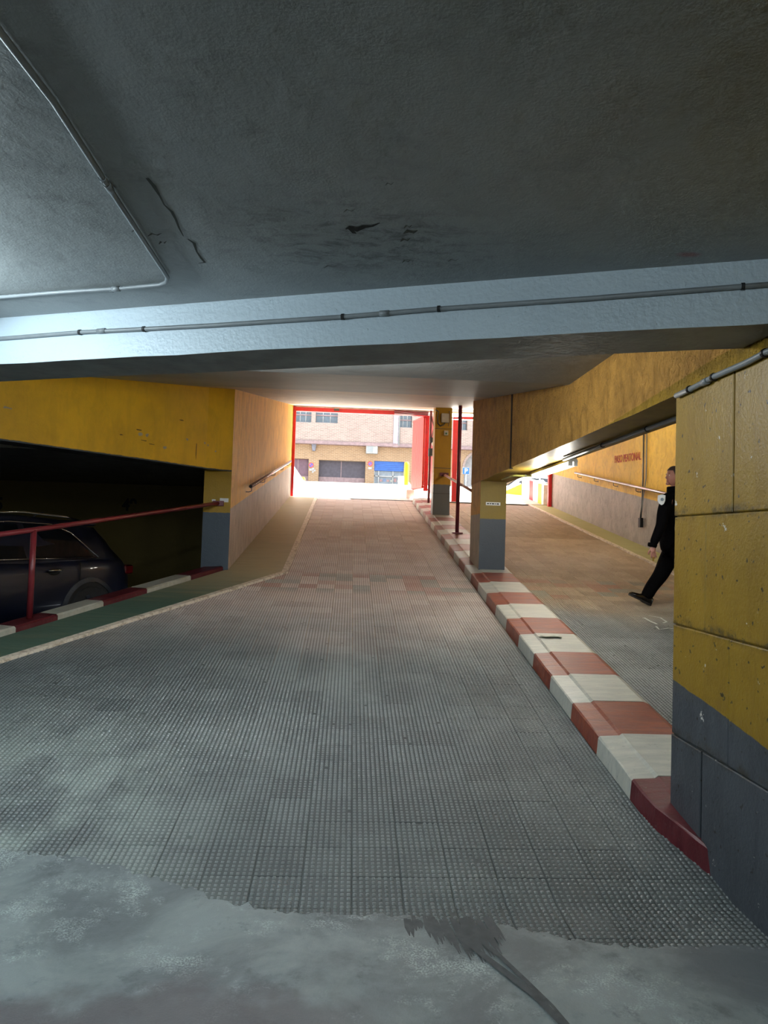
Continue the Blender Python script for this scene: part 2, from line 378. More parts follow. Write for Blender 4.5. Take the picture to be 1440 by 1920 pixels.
# ------------------------------------------------------------------ the ground of the hall and the two lanes
EDGE = [(-14, 3.9), (-3.2, 3.72), (-1.671, 3.66), (-1.443, 3.607), (-1.109, 3.531), (-0.837, 3.456), (-0.556, 3.288), (-0.31, 3.222), (0.159, 3.152),
        (0.40, 3.16), (0.525, 3.10), (0.688, 3.102), (1.038, 2.963), (1.5, 2.94), (1.9, 2.93)]
def edge_y(x):
    for (a, b), (c, d) in zip(EDGE, EDGE[1:]):
        if x <= c: return b+(d-b)*(x-a)/(c-a)
    return EDGE[-1][1]
mb = MB(); mb.box((-14, -6, -0.15), (1.84, 2.5, 0.008))
xs = [-14, -10, -7, -5] + [-4+0.03*i for i in range(int(5.84/0.03)+1)]
rr = random.Random(3); rows = []
for x in xs:
    e = edge_y(x) + rr.uniform(-0.02, 0.02) + 0.03*sin(x*9) * rr.random()
    col = []
    for k in range(7):
        y = 2.5 + (e-2.5)*k/6
        col.append((x, y, max(0, R(y)) + 0.008 - (0.0 if k < 6 else 0.004)))
    col.append((x, e+0.004, max(0, R(e))-0.01)); rows.append(col)
o = [p for c in rows for p in c]
mb.add(o, [(i*8+k, (i+1)*8+k, (i+1)*8+k+1, i*8+k+1) for i in range(len(xs)-1) for k in range(7)])
floor = struct(mb, 'floor', M['concrete'], 'worn grey painted concrete floor with pale bloom at the foot of the ramp')
sk = MB()
def ribbon(pts, ws, z):
    P = [Vector((*atZ(x, y, z).xy, z)) for x, y in pts]; L = []
    for i, p in enumerate(P):
        d = (P[min(i+1, len(P)-1)]-P[max(i-1, 0)]).normalized(); n_ = Vector((-d.y, d.x, 0))
        L += [p+n_*ws[i]*0.5, p-n_*ws[i]*0.5]
    sk.add(L, [(2*i, 2*i+1, 2*i+3, 2*i+2) for i in range(len(P)-1)])
rq = random.Random(21)
for q in range(26):
    x = 762+q*6.2+rq.uniform(-3, 3); l = 28+55*max(0, 1-abs(q-16)/12)+rq.uniform(-10, 12); s_ = 0.25+q*0.018
    ribbon([(x, 1722+rq.uniform(-6, 3)), (x+l*s_*.5, 1722+l*.5), (x+l*s_, 1722+l)], [0.016, 0.020+rq.uniform(0, .01), 0.003], 0.0094+q*0.0002)
ribbon([(858, 1752), (905, 1790), (960, 1832), (1010, 1872), (1060, 1925)], [0.03, 0.028, 0.034, 0.03, 0.03], 0.0150)
ribbon([(872, 1742), (935, 1790), (985, 1838), (1035, 1885), (1070, 1925)], [0.012, 0.02, 0.022, 0.014, 0.01], 0.0154)
sk.build('skid_mark', M['skid'], floor, 'dark tyre scrub marks fanning over the edge of the tiles')

PT, DT = 0.235, 0.2318
def tile_mb(slope, e=0.0015, top=0.0):
    m = MB(); a, b, c, d = e, PT-e, e, DT-e; bv = 0.0018
    z = lambda y, h: S*y*slope + h
    m.add([(a, c, z(c, -.012)), (b, c, z(c, -.012)), (b, d, z(d, -.012)), (a, d, z(d, -.012)),
           (a, c, z(c, top-bv)), (b, c, z(c, top-bv)), (b, d, z(d, top-bv)), (a, d, z(d, top-bv)),
           (a+bv, c+bv, z(c+bv, top)), (b-bv, c+bv, z(c+bv, top)), (b-bv, d-bv, z(d-bv, top)), (a+bv, d-bv, z(d-bv, top))],
          [(0, 1, 5, 4), (1, 2, 6, 5), (2, 3, 7, 6), (3, 0, 4, 7), (4, 5, 9, 8), (5, 6, 10, 9), (6, 7, 11, 10), (7, 4, 8, 11), (8, 9, 10, 11)])
    return m
def tiles(parent, mat, cells, sx0):
    m1 = tile_mb(1).mesh('paving_tile', mat); m0 = tile_mb(0).mesh('paving_tile_flat', mat)
    def score(c):
        x, y = sx0+(c[0]+.5)*PT, 3.0+(c[1]+.5)*DT
        u, v, k = px((x, y, R(y)))
        return (0 if (-30 < u < 1470 and v < 1950 and vis(c, x, y)) else 1, k)
    cells = sorted(cells, key=score); rest = MB()
    big = MB(); base = tile_mb(1)
    for n_, c in enumerate(cells):
        x, y = sx0+c[0]*PT, 3.0+c[1]*DT; flat = c[1] < 1
        z = (0 if flat else R(y)) + rnd.uniform(-0.0012, 0.0012)
        if n_ < 300:
            o = bpy.data.objects.new('paving_tile', m0 if flat else m1); C.objects.link(o); o.parent = parent; o.location = (x, y, z)
        else:
            rest.add([(v[0]+x, v[1]+y, v[2]+z) for v in base.v], base.f)
    if rest.v: rest.build('further_paving_tiles', mat, parent, kind='stuff')
def studs(parent, mat, x0, x1, y0, y1, keep, name='tile_studs'):
    p = PT/8; q = DT/8
    nx = int(round((x1-x0)/p)); ny = int((y1-y0)/q)
    gx, gy = np.meshgrid(x0+(np.arange(nx)+.5)*p, y0+(np.arange(ny)+.5)*q, indexing='ij')
    gx = gx.ravel(); gy = gy.ravel(); k = keep(gx, gy); gx = gx[k]; gy = gy[k]
    rs = np.random.RandomState(5); keep2 = rs.rand(len(gx)) > 0.003; gx = gx[keep2]; gy = gy[keep2]
    n_ = len(gx); b, t_ = 0.0090, 0.0054; h = 0.0062*(0.6+0.4*rs.rand(n_))
    off = [(-b, -b, 0), (b, -b, 0), (b, b, 0), (-b, b, 0), (-t_, -t_, 1), (t_, -t_, 1), (t_, t_, 1), (-t_, t_, 1)]
    co = np.zeros((n_, 8, 3))
    for i, (ax, ay, az) in enumerate(off):
        co[:, i, 0] = gx+ax; co[:, i, 1] = gy+ay; co[:, i, 2] = np.maximum(R0+S*(gy+ay), 0) + az*h - (1-az)*0.001
    quad = np.array([[4, 5, 6, 7], [0, 1, 5, 4], [1, 2, 6, 5], [2, 3, 7, 6], [3, 0, 4, 7]])
    idx = (quad[None]+(np.arange(n_)*8)[:, None, None]).reshape(-1)
    me = bpy.data.meshes.new(name); me.vertices.add(n_*8); me.vertices.foreach_set('co', co.ravel())
    me.loops.add(len(idx)); me.loops.foreach_set('vertex_index', idx.astype(np.int32))
    npol = n_*5; me.polygons.add(npol); me.polygons.foreach_set('loop_start', (np.arange(npol)*4).astype(np.int32))
    me.materials.append(mat); me.update(calc_edges=True); me.validate()
    o = bpy.data.objects.new(name, me); C.objects.link(o); o.parent = parent; o['kind'] = 'stuff'
    return o

# left lane
mb = MB(); ys = [2.7, 3.27] + [3.27+i*(YG-3.27)/12 for i in range(1, 13)]
pts = []
for y in ys: pts += [(lx(y)-0.3, y, max(R(y), 0)-0.005), (1.95, y, max(R(y), 0)-0.005)]
pts2 = [(p[0], p[1], p[2]-0.25) for p in pts]; n0 = len(pts)
mb.add(pts+pts2, [(2*i, 2*i+1, 2*i+3, 2*i+2) for i in range(len(ys)-1)] + [(n0+2*i+2, n0+2*i+3, n0+2*i+1, n0+2*i) for i in range(len(ys)-1)])
lane = struct(mb, 'floor_ramp', M['mortar'], 'studded tile ramp rising to the street between pavement and striped kerb')
cells = []
for i in range(-1, 32):
    for j in range(-1, 74):
        x, y = 1.71-(i+1)*PT, 3.0+j*DT
        if i == -1 and y > 4.2: continue
        if x+PT > lx(y+DT*.5)-0.1 and x+PT*0.3 > -5.2 and y+DT < YG+0.1 and y+DT*0.5 > edge_y(x+.1)-0.25: cells.append((-(i+1), j))
vis = lambda c, x, y: True
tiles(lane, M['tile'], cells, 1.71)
xarr = np.array([e[0] for e in EDGE]); yarr = np.array([e[1] for e in EDGE])
def keepL(x, y):
    l = np.where(y < 10.1, -0.85-(10.1-y)*0.5375, -0.85-(y-10.1)*0.0072)
    vx = (x-0.0476*y)/y                      # only what the ramp's width and the picture can show
    return (x > l) & (y > np.interp(x, xarr, yarr)-0.03) & ((x < 1.70) | (y < 4.1)) & (x > -0.52*y-0.35)
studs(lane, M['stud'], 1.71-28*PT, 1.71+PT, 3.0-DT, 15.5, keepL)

# right lane
mb = MB(); ys = [2.0+i*(YG-2.0)/12 for i in range(13)]; pts = []
for y in ys: pts += [(2.2, y, R(y)-0.005), (5.3, y, R(y)-0.005)]
pts2 = [(p[0], p[1], p[2]-0.25) for p in pts]; n0 = len(pts)
mb.add(pts+pts2, [(2*i, 2*i+1, 2*i+3, 2*i+2) for i in range(12)] + [(n0+2*i+2, n0+2*i+3, n0+2*i+1, n0+2*i) for i in range(12)])
lane2 = struct(mb, 'floor_ramp', M['mortar'], 'second studded tile ramp beyond the kerb, where the man walks')
def seen2(x, y): return x < 0.476*y+0.35 and y > 4.3
vis = lambda c, x, y: seen2(x, y)
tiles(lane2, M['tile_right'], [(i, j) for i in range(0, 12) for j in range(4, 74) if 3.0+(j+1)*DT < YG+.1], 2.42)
studs(lane2, M['stud_right'], 2.42, 2.42+12*PT, 3.0+5*DT, 14.0, lambda x, y: (x < 5.05) & (x < 0.476*y+0.45))

# white kerb lines and pavements
def strip(mb, f0, f1, ys, h, base=-0.02):
    a = []
    for y in ys: a += [(f0(y), y, R(y)+base), (f1(y), y, R(y)+base), (f1(y), y, R(y)+h), (f0(y), y, R(y)+h)]
    n_ = len(ys); fs = [(3, 2, 1, 0), (4*n_-4, 4*n_-3, 4*n_-2, 4*n_-1)]
    for i in range(n_-1):
        for k in range(4): j = (k+1) % 4; fs.append((i*4+k, i*4+j, i*4+4+j, i*4+4+k))
    mb.add(a, fs)
ysl = [3.6+0.25*i for i in range(27)] + [10.1, 10.2] + [10.5+0.5*i for i in range(19)] + [YG]
w = MB(); rl = random.Random(5); jit = {y: rl.uniform(-0.008, 0.008) for y in ysl}
strip(w, lambda y: lx(y)-0.085, lambda y: lx(y)+jit[y], ysl, 0.03)
pv = MB(); strip(pv, lambda y: min(kx(y)+0.02, LW+0.02) if y < 10.11 else LW-0.03, lambda y: lx(y)-0.08, ysl, 0.024, -0.2)
pvl = struct(pv, 'pavement_left', M['pave_left'], 'narrow side pavement painted green, worn to tan by the tunnel wall'); pvl['category'] = 'pavement'
w.build('edging_strip', M['line'], pvl, 'chipped white kerb line')
ysr = [2.0+0.5*i for i in range(37)]; ysr[-1] = YG; jit = {y: rl.uniform(-0.012, 0.012) for y in ysr}
w = MB(); strip(w, lambda y: 5.02+jit[y], lambda y: 5.10, ysr, 0.03)
pv = MB(); strip(pv, lambda y: 5.095, lambda y: RW+0.05, ysr, 0.024, -0.2)
pvr = struct(pv, 'pavement_right', M['pave_right'], 'narrow olive pavement along the amber wall behind the man'); pvr['category'] = 'pavement'
w.build('edging_strip', M['line'], pvr, 'thin pale kerb line')

# median kerb in painted segments
med = thing('kerb', (2.05, 4.0, R(4.0)), 'broad kerb in red and white bands dividing the two ramps', 'kerb', kind='structure')
PROF = [(1.712, -0.03), (1.724, 0.112), (1.735, 0.12), (1.865, 0.128), (1.885, 0.140), (2.27, 0.140), (2.31, 0.125), (2.42, -0.005), (2.42, -0.03)]
def med_seg(y0, y1, mat, n_=3):
    m = MB(); K = len(PROF); pts = []
    for i in range(n_+1):
        y = y0+(y1-y0)*i/n_; j = rnd.uniform(-0.003, 0.003)
        shift = max(0.0, (3.95-y))*0.28 if y < 3.95 else 0
        for (x, z) in PROF:
            xx = x + (shift if x < 1.9 else 0)
            pts.append((xx + (j if x < 1.74 else 0), y, R(y)+z+(rnd.uniform(-.003, .003) if z > .1 else 0)))
    fs = [tuple(range(K)), tuple(n_*K+K-1-i for i in range(K))]
    for i in range(n_):
        for k in range(K-1): fs.append((i*K+k, (i+1)*K+k, (i+1)*K+k+1, i*K+k+1))
        fs.append((i*K+K-1, (i+1)*K+K-1, (i+1)*K, i*K))
    m.add(pts, fs); return m
med_seg(3.46, 4.197, 0, 5).build('kerb_segment', M['kerb_maroon'], med)
k = 0; y = 4.2
while y < 19.4:
    y1 = min(y+0.57, 19.95)
    med_seg(y, y1-0.003, 0).build('kerb_segment', M['kerb_white'] if k % 2 == 0 else M['kerb_red'], med); y += 0.57; k += 1
# striped kerb at the parking bay
kb = thing('kerb', (-2.6, 8.1, R(8.1)), 'low kerb in maroon and dull white bands edging the dark parking bay', 'kerb', kind='structure')
yb = [3.9, 4.55, 5.2, 5.85, 6.45, 7.05, 7.50, 8.07, 8.70, 9.45, 10.09]
colr = ['kerb_maroon', 'kerb_cream']*5
for i in range(len(yb)-1):
    y0, y1 = yb[i], yb[i+1]-0.004
    mat = M['kerb_cream'] if i % 2 == 0 else M['kerb_maroon']
    if i == 5: mat = M['kerb_maroon']
    if i >= 6: mat = M['kerb_cream'] if i % 2 == 0 else M['kerb_maroon']
    if i == 4: mat = M['kerb_cream']
    nx_, ny_ = -0.905, 0.425; wd_ = 0.27
    m = MB(); P = []
    for y in (y0, y1):
        for (dd, zz) in ((0, -0.3), (0.0, 0.062), (0.02, 0.078), (wd_-0.02, 0.078), (wd_, 0.06), (wd_, -0.5)):
            X_, Y_ = kx(y)+nx_*dd, y+ny_*dd
            P.append((X_, Y_, R(y)+zz))
    m.add(P, [(5, 4, 3, 2, 1, 0), (6, 7, 8, 9, 10, 11)] + [(k_, (k_+1) % 6, (k_+1) % 6+6, k_+6) for k_ in range(6)])
    m.build('kerb_segment', mat, kb)

# bay floor
mb = MB(); mb.prism([(kx(2.5)-.35, 2.5), (kx(10.0)-0.15, 10.05), (-1.9, 10.4), (-1.9, 18.2), (-14, 18.2), (-14, 2.5)], 0.1, 0.3)
struct(mb, 'floor_bay', M['bay_floor'], 'dark floor of the parking bay under the car')

# ------------------------------------------------------------------ walls, slabs, beams
# ceiling of the hall, beam, slab above the ramps
ca, cb = (-14, 4.30+1.39/3.86*11.89), (5.9, 2.91-1.39/3.86*4.15)
cx_ = lambda x: 4.30-(x+2.11)*(1.39/3.86)
fx_ = lambda x: 4.80-(x+2.33)*(1.43/3.97)
mb = MB(); mb.prism([(-14, -6), (1.9, -6), (1.9, cx_(1.9)+.1), (-14, cx_(-14)+.1)], 2.90, 3.2)
ceil = struct(mb, 'ceiling', M['ceiling'], 'grey gloss painted concrete ceiling with damp stains and a spalled patch')
mb = MB(); Lb = [(-14, cx_(-14)), (1.9, cx_(1.9)), (1.9, fx_(1.9)), (-14, fx_(-14))]
# subdivided face so that its edge wavers slightly
n_ = 60; A, B = [], []
for i in range(n_+1):
    x = -14+15.9*i/n_ if i < 3 else -12+13.9*(i-2)/(n_-2)
    j = rr.uniform(-0.004, 0.004); A.append((x, cx_(x), 2.62+j)); B.append((x, cx_(x), 3.2))
o = A+B; N1 = n_+1
Cc = [(p[0], fx_(p[0]), 2.62+rr.uniform(-.003, .003)) for p in A]; Dd = [(p[0], fx_(p[0]), 3.2) for p in A]
mb.add(A+B, [(i, i+1, N1+i+1, N1+i) for i in range(n_)], 0)
mb.add(A+Cc+Dd+B, [(i, N1+i, N1+i+1, i+1) for i in range(n_)] + [(N1+i, 2*N1+i, 2*N1+i+1, N1+i+1) for i in range(n_)] + [(2*N1+i, 3*N1+i, 3*N1+i+1, 2*N1+i+1) for i in range(n_)], 1)
mb.add([A[-1], Cc[-1], Dd[-1], B[-1]], [(0, 1, 2, 3)], 1)
struct(mb, 'beam_hall', [M['beam_blue'], M['beam_grey']], 'deep concrete ceiling beam with pale blue face and grey underside')
mb = MB()
ys = [2.4, 6.0, 8, 10, 12, 14, 16, 18, 19.95]
def slab(mb, x0, x1, ylist, fz, th=0.35):
    a = []
    for y in ylist: a += [(x0, y, fz(y)), (x1, y, fz(y)), (x1, y, fz(y)+th), (x0, y, fz(y)+th)]
    n_ = len(ylist); fs = [(0, 1, 2, 3), (4*n_-1, 4*n_-2, 4*n_-3, 4*n_-4)]
    for i in range(n_-1):
        for k in range(4): j = (k+1) % 4; fs.append((i*4+j, i*4+k, i*4+4+k, i*4+4+j))
    mb.add(a, fs)
slab(mb, -2.0, 5.9, ys, T)
slab(mb, -14, -1.95, [3.5, 6.0, 8, 10.6], T)
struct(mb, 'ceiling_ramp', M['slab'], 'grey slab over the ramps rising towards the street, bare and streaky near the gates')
mb = MB(); mb.box((-14, 10.0, 2.75), (-1.95, 18.4, 3.1))
struct(mb, 'ceiling_bay', M['dark_wall'], 'low dark ceiling of the parking bay')
# building mass above the garage
mb = MB(); mb.box((-14.2, -6.2, 5.75), (12, 20.3, 6.6)); struct(mb, 'roof_slab', M['outer_wall'], 'underside of the building above the garage')
# closing walls of the hall
for nm, a, b, lb in (('wall_back', (-14, -6.2, 0), (2, -6, 3.2), 'grey wall behind the viewer'), ('wall_far_left', (-14.2, -6.2, 0), (-14, 18.4, 3.6), 'grey end wall of the parking hall'),
                 ('wall_ramp_end', (1.9, 1.9, -0.6), (5.8, 2.0, 3.4), 'wall closing the foot of the second ramp')):
    mb = MB(); mb.box(a, b); struct(mb, nm, M['dark_wall'], lb)

# near block wall: blocks as parts
bw = thing('wall_right', (XW, 3.0, 0), 'yellow over dark grey wall of large blocks at the ramp foot', 'wall', kind='structure')
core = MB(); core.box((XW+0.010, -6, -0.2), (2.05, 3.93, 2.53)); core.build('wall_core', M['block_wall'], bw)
COURSE = [0, 0.617, 1.225, 1.83, 2.53]; YE = 3.94
seam = [[3.60, 2.6, 1.7, .8, -.1, -1, -2, -3, -4, -5], [3.345, 2.5, 1.6, .7, -.2, -1.1, -2, -3, -4, -5], [3.58, 2.7, 1.8, .9, 0, -.9, -2, -3, -4, -5], [3.325, 2.4, 1.5, .6, -.3, -1.2, -2.1, -3, -4, -5]]
rb = random.Random(11)
for ci in range(4):
    z0, z1 = COURSE[ci]-(0.2 if ci == 0 else 0), COURSE[ci+1]; ye = YE
    for y0 in seam[ci]:
        pr_ = rb.uniform(0.0, 0.006); g = 0.004; e = 0.006
        m = MB(); a, b, c, d = y0+g, ye-g*(ye < YE), z0+g, z1-g; x = XW-pr_
        nseg = 8; P = []
        # ragged outer edge on the exposed end
        m.add([(XW+.02, a, c), (XW+.02, b, c), (XW+.02, b, d), (XW+.02, a, d), (x+e*.6, a, c), (x+e*.6, b, c), (x+e*.6, b, d), (x+e*.6, a, d), (x, a+e, c+e), (x, b-e, c+e), (x, b-e, d-e), (x, a+e, d-e)],
              [(0, 4, 5, 1), (1, 5, 6, 2), (2, 6, 7, 3), (3, 7, 4, 0), (4, 8, 9, 5), (5, 9, 10, 6), (6, 10, 11, 7), (7, 11, 8, 4), (8, 11, 10, 9)])
        if ye == YE:  # end face with return
            zs = [c+(d-c)*i/10 for i in range(11)]; q = []
            for z in zs:
                j = rb.uniform(-0.006, 0.006); q += [(x+.002, b-.004, z), (x+.006, b+0.004+j, z), (2.05, b+.004, z)]
            m.add(q, [(3*i, 3*i+1, 3*i+4, 3*i+3) for i in range(10)] + [(3*i+1, 3*i+2, 3*i+5, 3*i+4) for i in range(10)])
        m.build('block', M['block_wall'], bw); ye = y0

# stucco beam over the kerb, running up the ramp, with its pier
mb = MB(); XB0, XB1 = 1.855, 2.27; YB0, YB1 = -5.9, 10.88
nn = 40; P = []
for i in range(nn+1):
    y = YB0+(YB1-YB0)*i/nn; P += [(XB0, y, 2.53+rr.uniform(-.004, .004)), (XB1, y, 2.53), (XB1, y, T(y)+.05), (XB0, y, T(y)+.05)]
mb.add(P, [(i*4+k, i*4+4+k, i*4+4+(k+1) % 4, i*4+(k+1) % 4) for i in range(nn) for k in (1, 2, 3)], 0)
mb.add(P, [(i*4, i*4+4, i*4+5, i*4+1) for i in range(nn)], 1)
mb.add([P[0], P[1], P[2], P[3], P[-4], P[-3], P[-2], P[-1]], [(0, 1, 2, 3), (7, 6, 5, 4)], 0)
sb = struct(mb, 'beam_ramp', [M['stucco_beam'], plain('ochre_beam_underside_paint', '#8f7428', 0.5)], 'long rough yellow brown stucco beam above the red and white kerb')
gr = MB(); yj = 8.20; gr.box((XB0-0.004, yj-0.035, 2.52), (XB0+0.02, yj+0.035, T(yj)+.02)); gr.build('joint_groove', plain('dark_joint_shadow_gap', '#2a1c0c', 0.9), sb, 'dark vertical movement joint')
mb = MB(); mb.box((1.86, 10.10, R(10.1)), (2.235, 10.88, 2.60), 0)
pm = MB(); pm.hexa([(1.86, 10.10, R(10.1)+.1), (2.235, 10.10, R(10.1)+.1), (2.235, 10.88, R(10.1)+.1), (1.86, 10.88, R(10.1)+.1), (1.86, 10.10, 2.54), (2.235, 10.10, 2.54), (2.235, 10.88, 2.54), (1.86, 10.88, 2.54)])
pm.mi = [0, 0, 0, 0, 0, 1]
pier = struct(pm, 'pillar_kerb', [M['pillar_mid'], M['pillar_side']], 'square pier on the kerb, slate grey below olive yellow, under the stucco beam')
stk = MB(); p0 = atY(911, 946, 10.095); stk.box((p0.x, 10.094, p0.z-.008), (p0.x+.21, 10.099, p0.z+.036)); stk.build('sticker', M['box_white'], pier, 'torn white paper sticker')
for dx_, w_ in ((.015, .03), (.055, .02), (.085, .035), (.13, .015), (.155, .035)):
    s2 = MB(); s2.box((p0.x+dx_, 10.092, p0.z+.006), (p0.x+dx_+w_, 10.0935, p0.z+.022)); 
    s2.build('print_mark', M['stencil_black'], pier)

# far column on the kerb
mb = MB(); mb.bbox((1.865, 16.0, R(16)+.1), (2.25, 16.4, T(16)+.1), 0.012)
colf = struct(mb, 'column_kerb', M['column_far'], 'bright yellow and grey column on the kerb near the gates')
for zz in (R(16)+.62, 3.30, 4.20):
    g = MB(); g.box((1.861, 15.996, zz), (2.254, 16.0, zz+.012)); g.build('joint_line', M['pipe_dark'], colf)

# tunnel wall on the bay side
mb = MB(); mb.hexa([(-2.07, 10.1, 0.2), (LW, 10.1, 0.2), (LW, YG, 0.2), (-2.07, YG, 0.2), (-2.07, 10.1, T(10.1)+.2), (LW, 10.1, T(10.1)+.2), (LW, YG, T(YG)+.2), (-2.07, YG, T(YG)+.2)])
mb.mi = [0, 0, 1, 0, 0, 1]
struct(mb, 'wall_left', [M['stucco_left'], M['pillar_left']], 'amber stucco tunnel wall with bare plaster band and flat painted end')
# oblique beam over the bay
line = [(LW-0.002, 10.095), (-2.0, 9.83), (-2.43, 9.12), (-3.6, 7.4), (-6.0, 3.75), (-7.5, 1.5)]
mb = MB(); P = []
for i, (x, y) in enumerate(line):
    P += [(x, y, 2.54), (x, y, 3.95), (x-.30, y+.16, 3.95), (x-.30, y+.16, 2.54)]
mb.add(P, [(i*4+k, i*4+(k+1) % 4, i*4+4+(k+1) % 4, i*4+4+k) for i in range(len(line)-1) for k in range(4)] + [(3, 2, 1, 0)])
struct(mb, 'beam_bay', M['bay_beam'], 'deep yellow beam with chipped paint above the dark parking bay')
# bay back wall
mb = MB(); mb.hexa([(-14, 17.3, 0), (-1.9, 16.7, 0), (-1.9, 16.9, 0), (-14, 17.5, 0), (-14, 17.3, 3), (-1.9, 16.7, 3), (-1.9, 16.9, 3), (-14, 17.5, 3)])
bwall = struct(mb, 'wall_bay', M['bay_wall'], 'dull olive back wall of the parking bay with stencilled bay numbers')
# right wall
mb = MB(); ysw = [2.0, 6.0, 8, 10, 12, 14, 16, 18, 19.6]; P = []
for y in ysw: P += [(RW, y, R(y)-.3), (RW, y, T(y)+.1), (RW+.25, y, T(y)+.1), (RW+.25, y, R(y)-.3)]
mb.add(P, [(i*4+k, i*4+(k+1) % 4, i*4+4+(k+1) % 4, i*4+4+k) for i in range(len(ysw)-1) for k in range(4)] + [(3, 2, 1, 0), (32, 33, 34, 35)])
wr = struct(mb, 'wall_far_right', M['stucco_right'], 'bright amber wall with grey plaster band behind the walking man')
ta, tb_ = atX(1152, 868, RW-.004), atX(1201.5, 861.5, RW-.004)
tx = text('lettering', 'PASO PEATONAL', M['stencil_red'], ta, frame(tb_-ta, (0, 0, 1)), 0.215, 0.83, wr, 0.004)
tx['label'] = 'red stencilled words along the amber wall'

# stencilled bay numbers
def on_bay(x, y):
    d = ray(x, y); a = Vector((-14, 17.3, 0)); b = Vector((-1.9, 16.7, 0)); n_ = Vector((-(b-a).y, (b-a).x, 0)).normalized()
    return CAM + d*(((a-CAM).dot(n_))/d.dot(n_)) - n_*0.0 + Vector((0, -.012, 0))
ax_ = Vector((12.1, -0.6, 0)).normalized()
q = on_bay(229, 957); text('bay_number', '49', M['stencil_black'], q, frame(ax_, (0, 0, 1)), 0.40, 0.85, bwall, 0.012)
q = on_bay(-8, 955); text('bay_number', '5', M['stencil_black'], q, frame(ax_, (0, 0, 1)), 0.40, 0.85, bwall, 0.012)

# lintel and outer facade of the garage round the gates
mb = MB()
mb.box((-2.07, YG, 5.30), (5.9, YG+.3, 6.6)); mb.box((-14, YG, -0.2), (-1.66, YG+.3, 6.6)); mb.box((RW+.25, YG-.4, -.2), (12, YG+.3, 6.6))
struct(mb, 'wall_facade', M['white'], 'pale rendered wall over the two gate openings')
# chipped spots on the bay beam, scuffs on the lanes
def chip(mb, x, y, w_, h_, seed):
    q_ = random.Random(seed); c0 = Vector((-2.43, 9.12, 0)); c1 = Vector((-3.6, 7.4, 0)); d_ = (c0-c1).normalized(); n_ = Vector((d_.y, -d_.x, 0))
    dr = ray(x, y); o_ = CAM + dr*(((c0+n_*.003)-CAM).dot(n_)/dr.dot(n_)); P = []
    for k in range(9):
        a = 2*pi*k/9; rr_ = q_.uniform(.5, 1.1); P.append(o_+d_*cos(a)*rr_*w_+Vector((0, 0, sin(a)*rr_*h_)))
    mb.add(P, [tuple(range(9))])
bbm = [o for o in C.objects if o.name.startswith('beam_bay')][0]
bare = plain('bare_plaster_chip', '#a99a84', .8); dirtm = plain('dirty_scrape', '#6a5220', .8)
for k, (x, y, w_, h_) in enumerate([(263, 814, .04, .03), (276, 816, .035, .025), (309, 839, .03, .028), (351, 824, .03, .02), (384, 830, .022, .02), (390, 835, .012, .02), (404, 846, .02, .015), (414, 856, .025, .02), (420, 864, .02, .03), (12, 764, .05, .015), (20, 766, .02, .01)]):
    m = MB(); chip(m, x, y, w_, h_, k); m.build('paint_chip', bare, bbm)
for k, (x, y, w_, h_) in enumerate([(270, 826, .05, .008), (285, 833, .06, .006), (228, 815, .03, .01), (368, 845, .01, .16), (340, 788, .06, .01), (260, 806, .07, .012)]):
    m = MB(); chip(m, x, y, w_, h_, k+40); m.build('scrape', dirtm, bbm)
def onr(pts, w_, off, mat, parent, name, label=None):
    m = MB(); Pn = [onramp(x, y, off) for x, y in pts]; L = []
    for i, q_ in enumerate(Pn):
        d_ = (Pn[min(i+1, len(Pn)-1)]-Pn[max(i-1, 0)]).normalized(); n_ = Vector((-d_.y, d_.x, 0)); L += [q_+n_*w_*.5, q_-n_*w_*.5]
    m.add(L, [(2*i, 2*i+1, 2*i+3, 2*i+2) for i in range(len(Pn)-1)]); return m.build(name, mat, parent, label)
chalk = plain('worn_white_paint_line', '#c8ccc8', .7)
onr([(1207, 1158), (1222, 1166), (1232, 1170)], .035, .0075, chalk, lane2, 'paint_scrawl', 'thin worn white scrawl')
onr([(1216, 1154), (1238, 1158), (1250, 1166), (1243, 1168)], .022, .0075, chalk, lane2, 'paint_scrawl', 'thin worn white scrawl')
onr([(1230, 1174), (1236, 1180), (1252, 1178), (1264, 1179)], .025, .0075, chalk, lane2, 'paint_scrawl', 'thin worn white scrawl')
onr([(1013, 1192), (1024, 1194), (1040, 1193), (1053, 1195)], .07, .1475, plain('green_paint_stain', '#6c7a66', .7), med, 'paint_stain', 'green grey stain on a white band')
# ------------------------------------------------------------------ conduits
def conduit(name, pts, r, mat, label, cat='pipe', clips=(), clipmat='clip', grp=None):
    t = thing(name, pts[0], label, cat, grp)
    m = MB(); m.tube(pts, r, 10); m.build('pipe', mat, t)
    for (c, ax) in clips:
        c = Vector(c); ax = Vector(ax).normalized(); k = MB(); k.disc(c-ax*0.007, ax, r*1.35, 0.014, 12); k.build('clip', M[clipmat], t)
    return t
zc = 2.9-0.012
P = [atZ(x, y, zc) for x, y in [(-60, -30), (0, 60), (100, 190), (200, 345), (306, 507)]] + [atZ(x, y, zc) for x, y in [(314, 520), (312, 529), (300, 534)]] + [atZ(x, y, zc) for x, y in [(225, 541), (110, 548), (0, 557), (-120, 570)]]
tc = conduit('ceiling_conduit', P, 0.0105, M['pipe_grey'], 'grey conduit turning a corner on the grey ceiling', clips=[(atZ(193, 335, zc), P[3]-P[2]), (atZ(209, 543, zc), P[9]-P[8])], clipmat='pipe_grey')
for (a, b) in ((P[3], P[4]), (P[8], P[10])):
    s = MB(); s.tube([a, a+(b-a)*0.06], 0.0135, 10); s.build('coupler', M['pipe_grey'], tc)
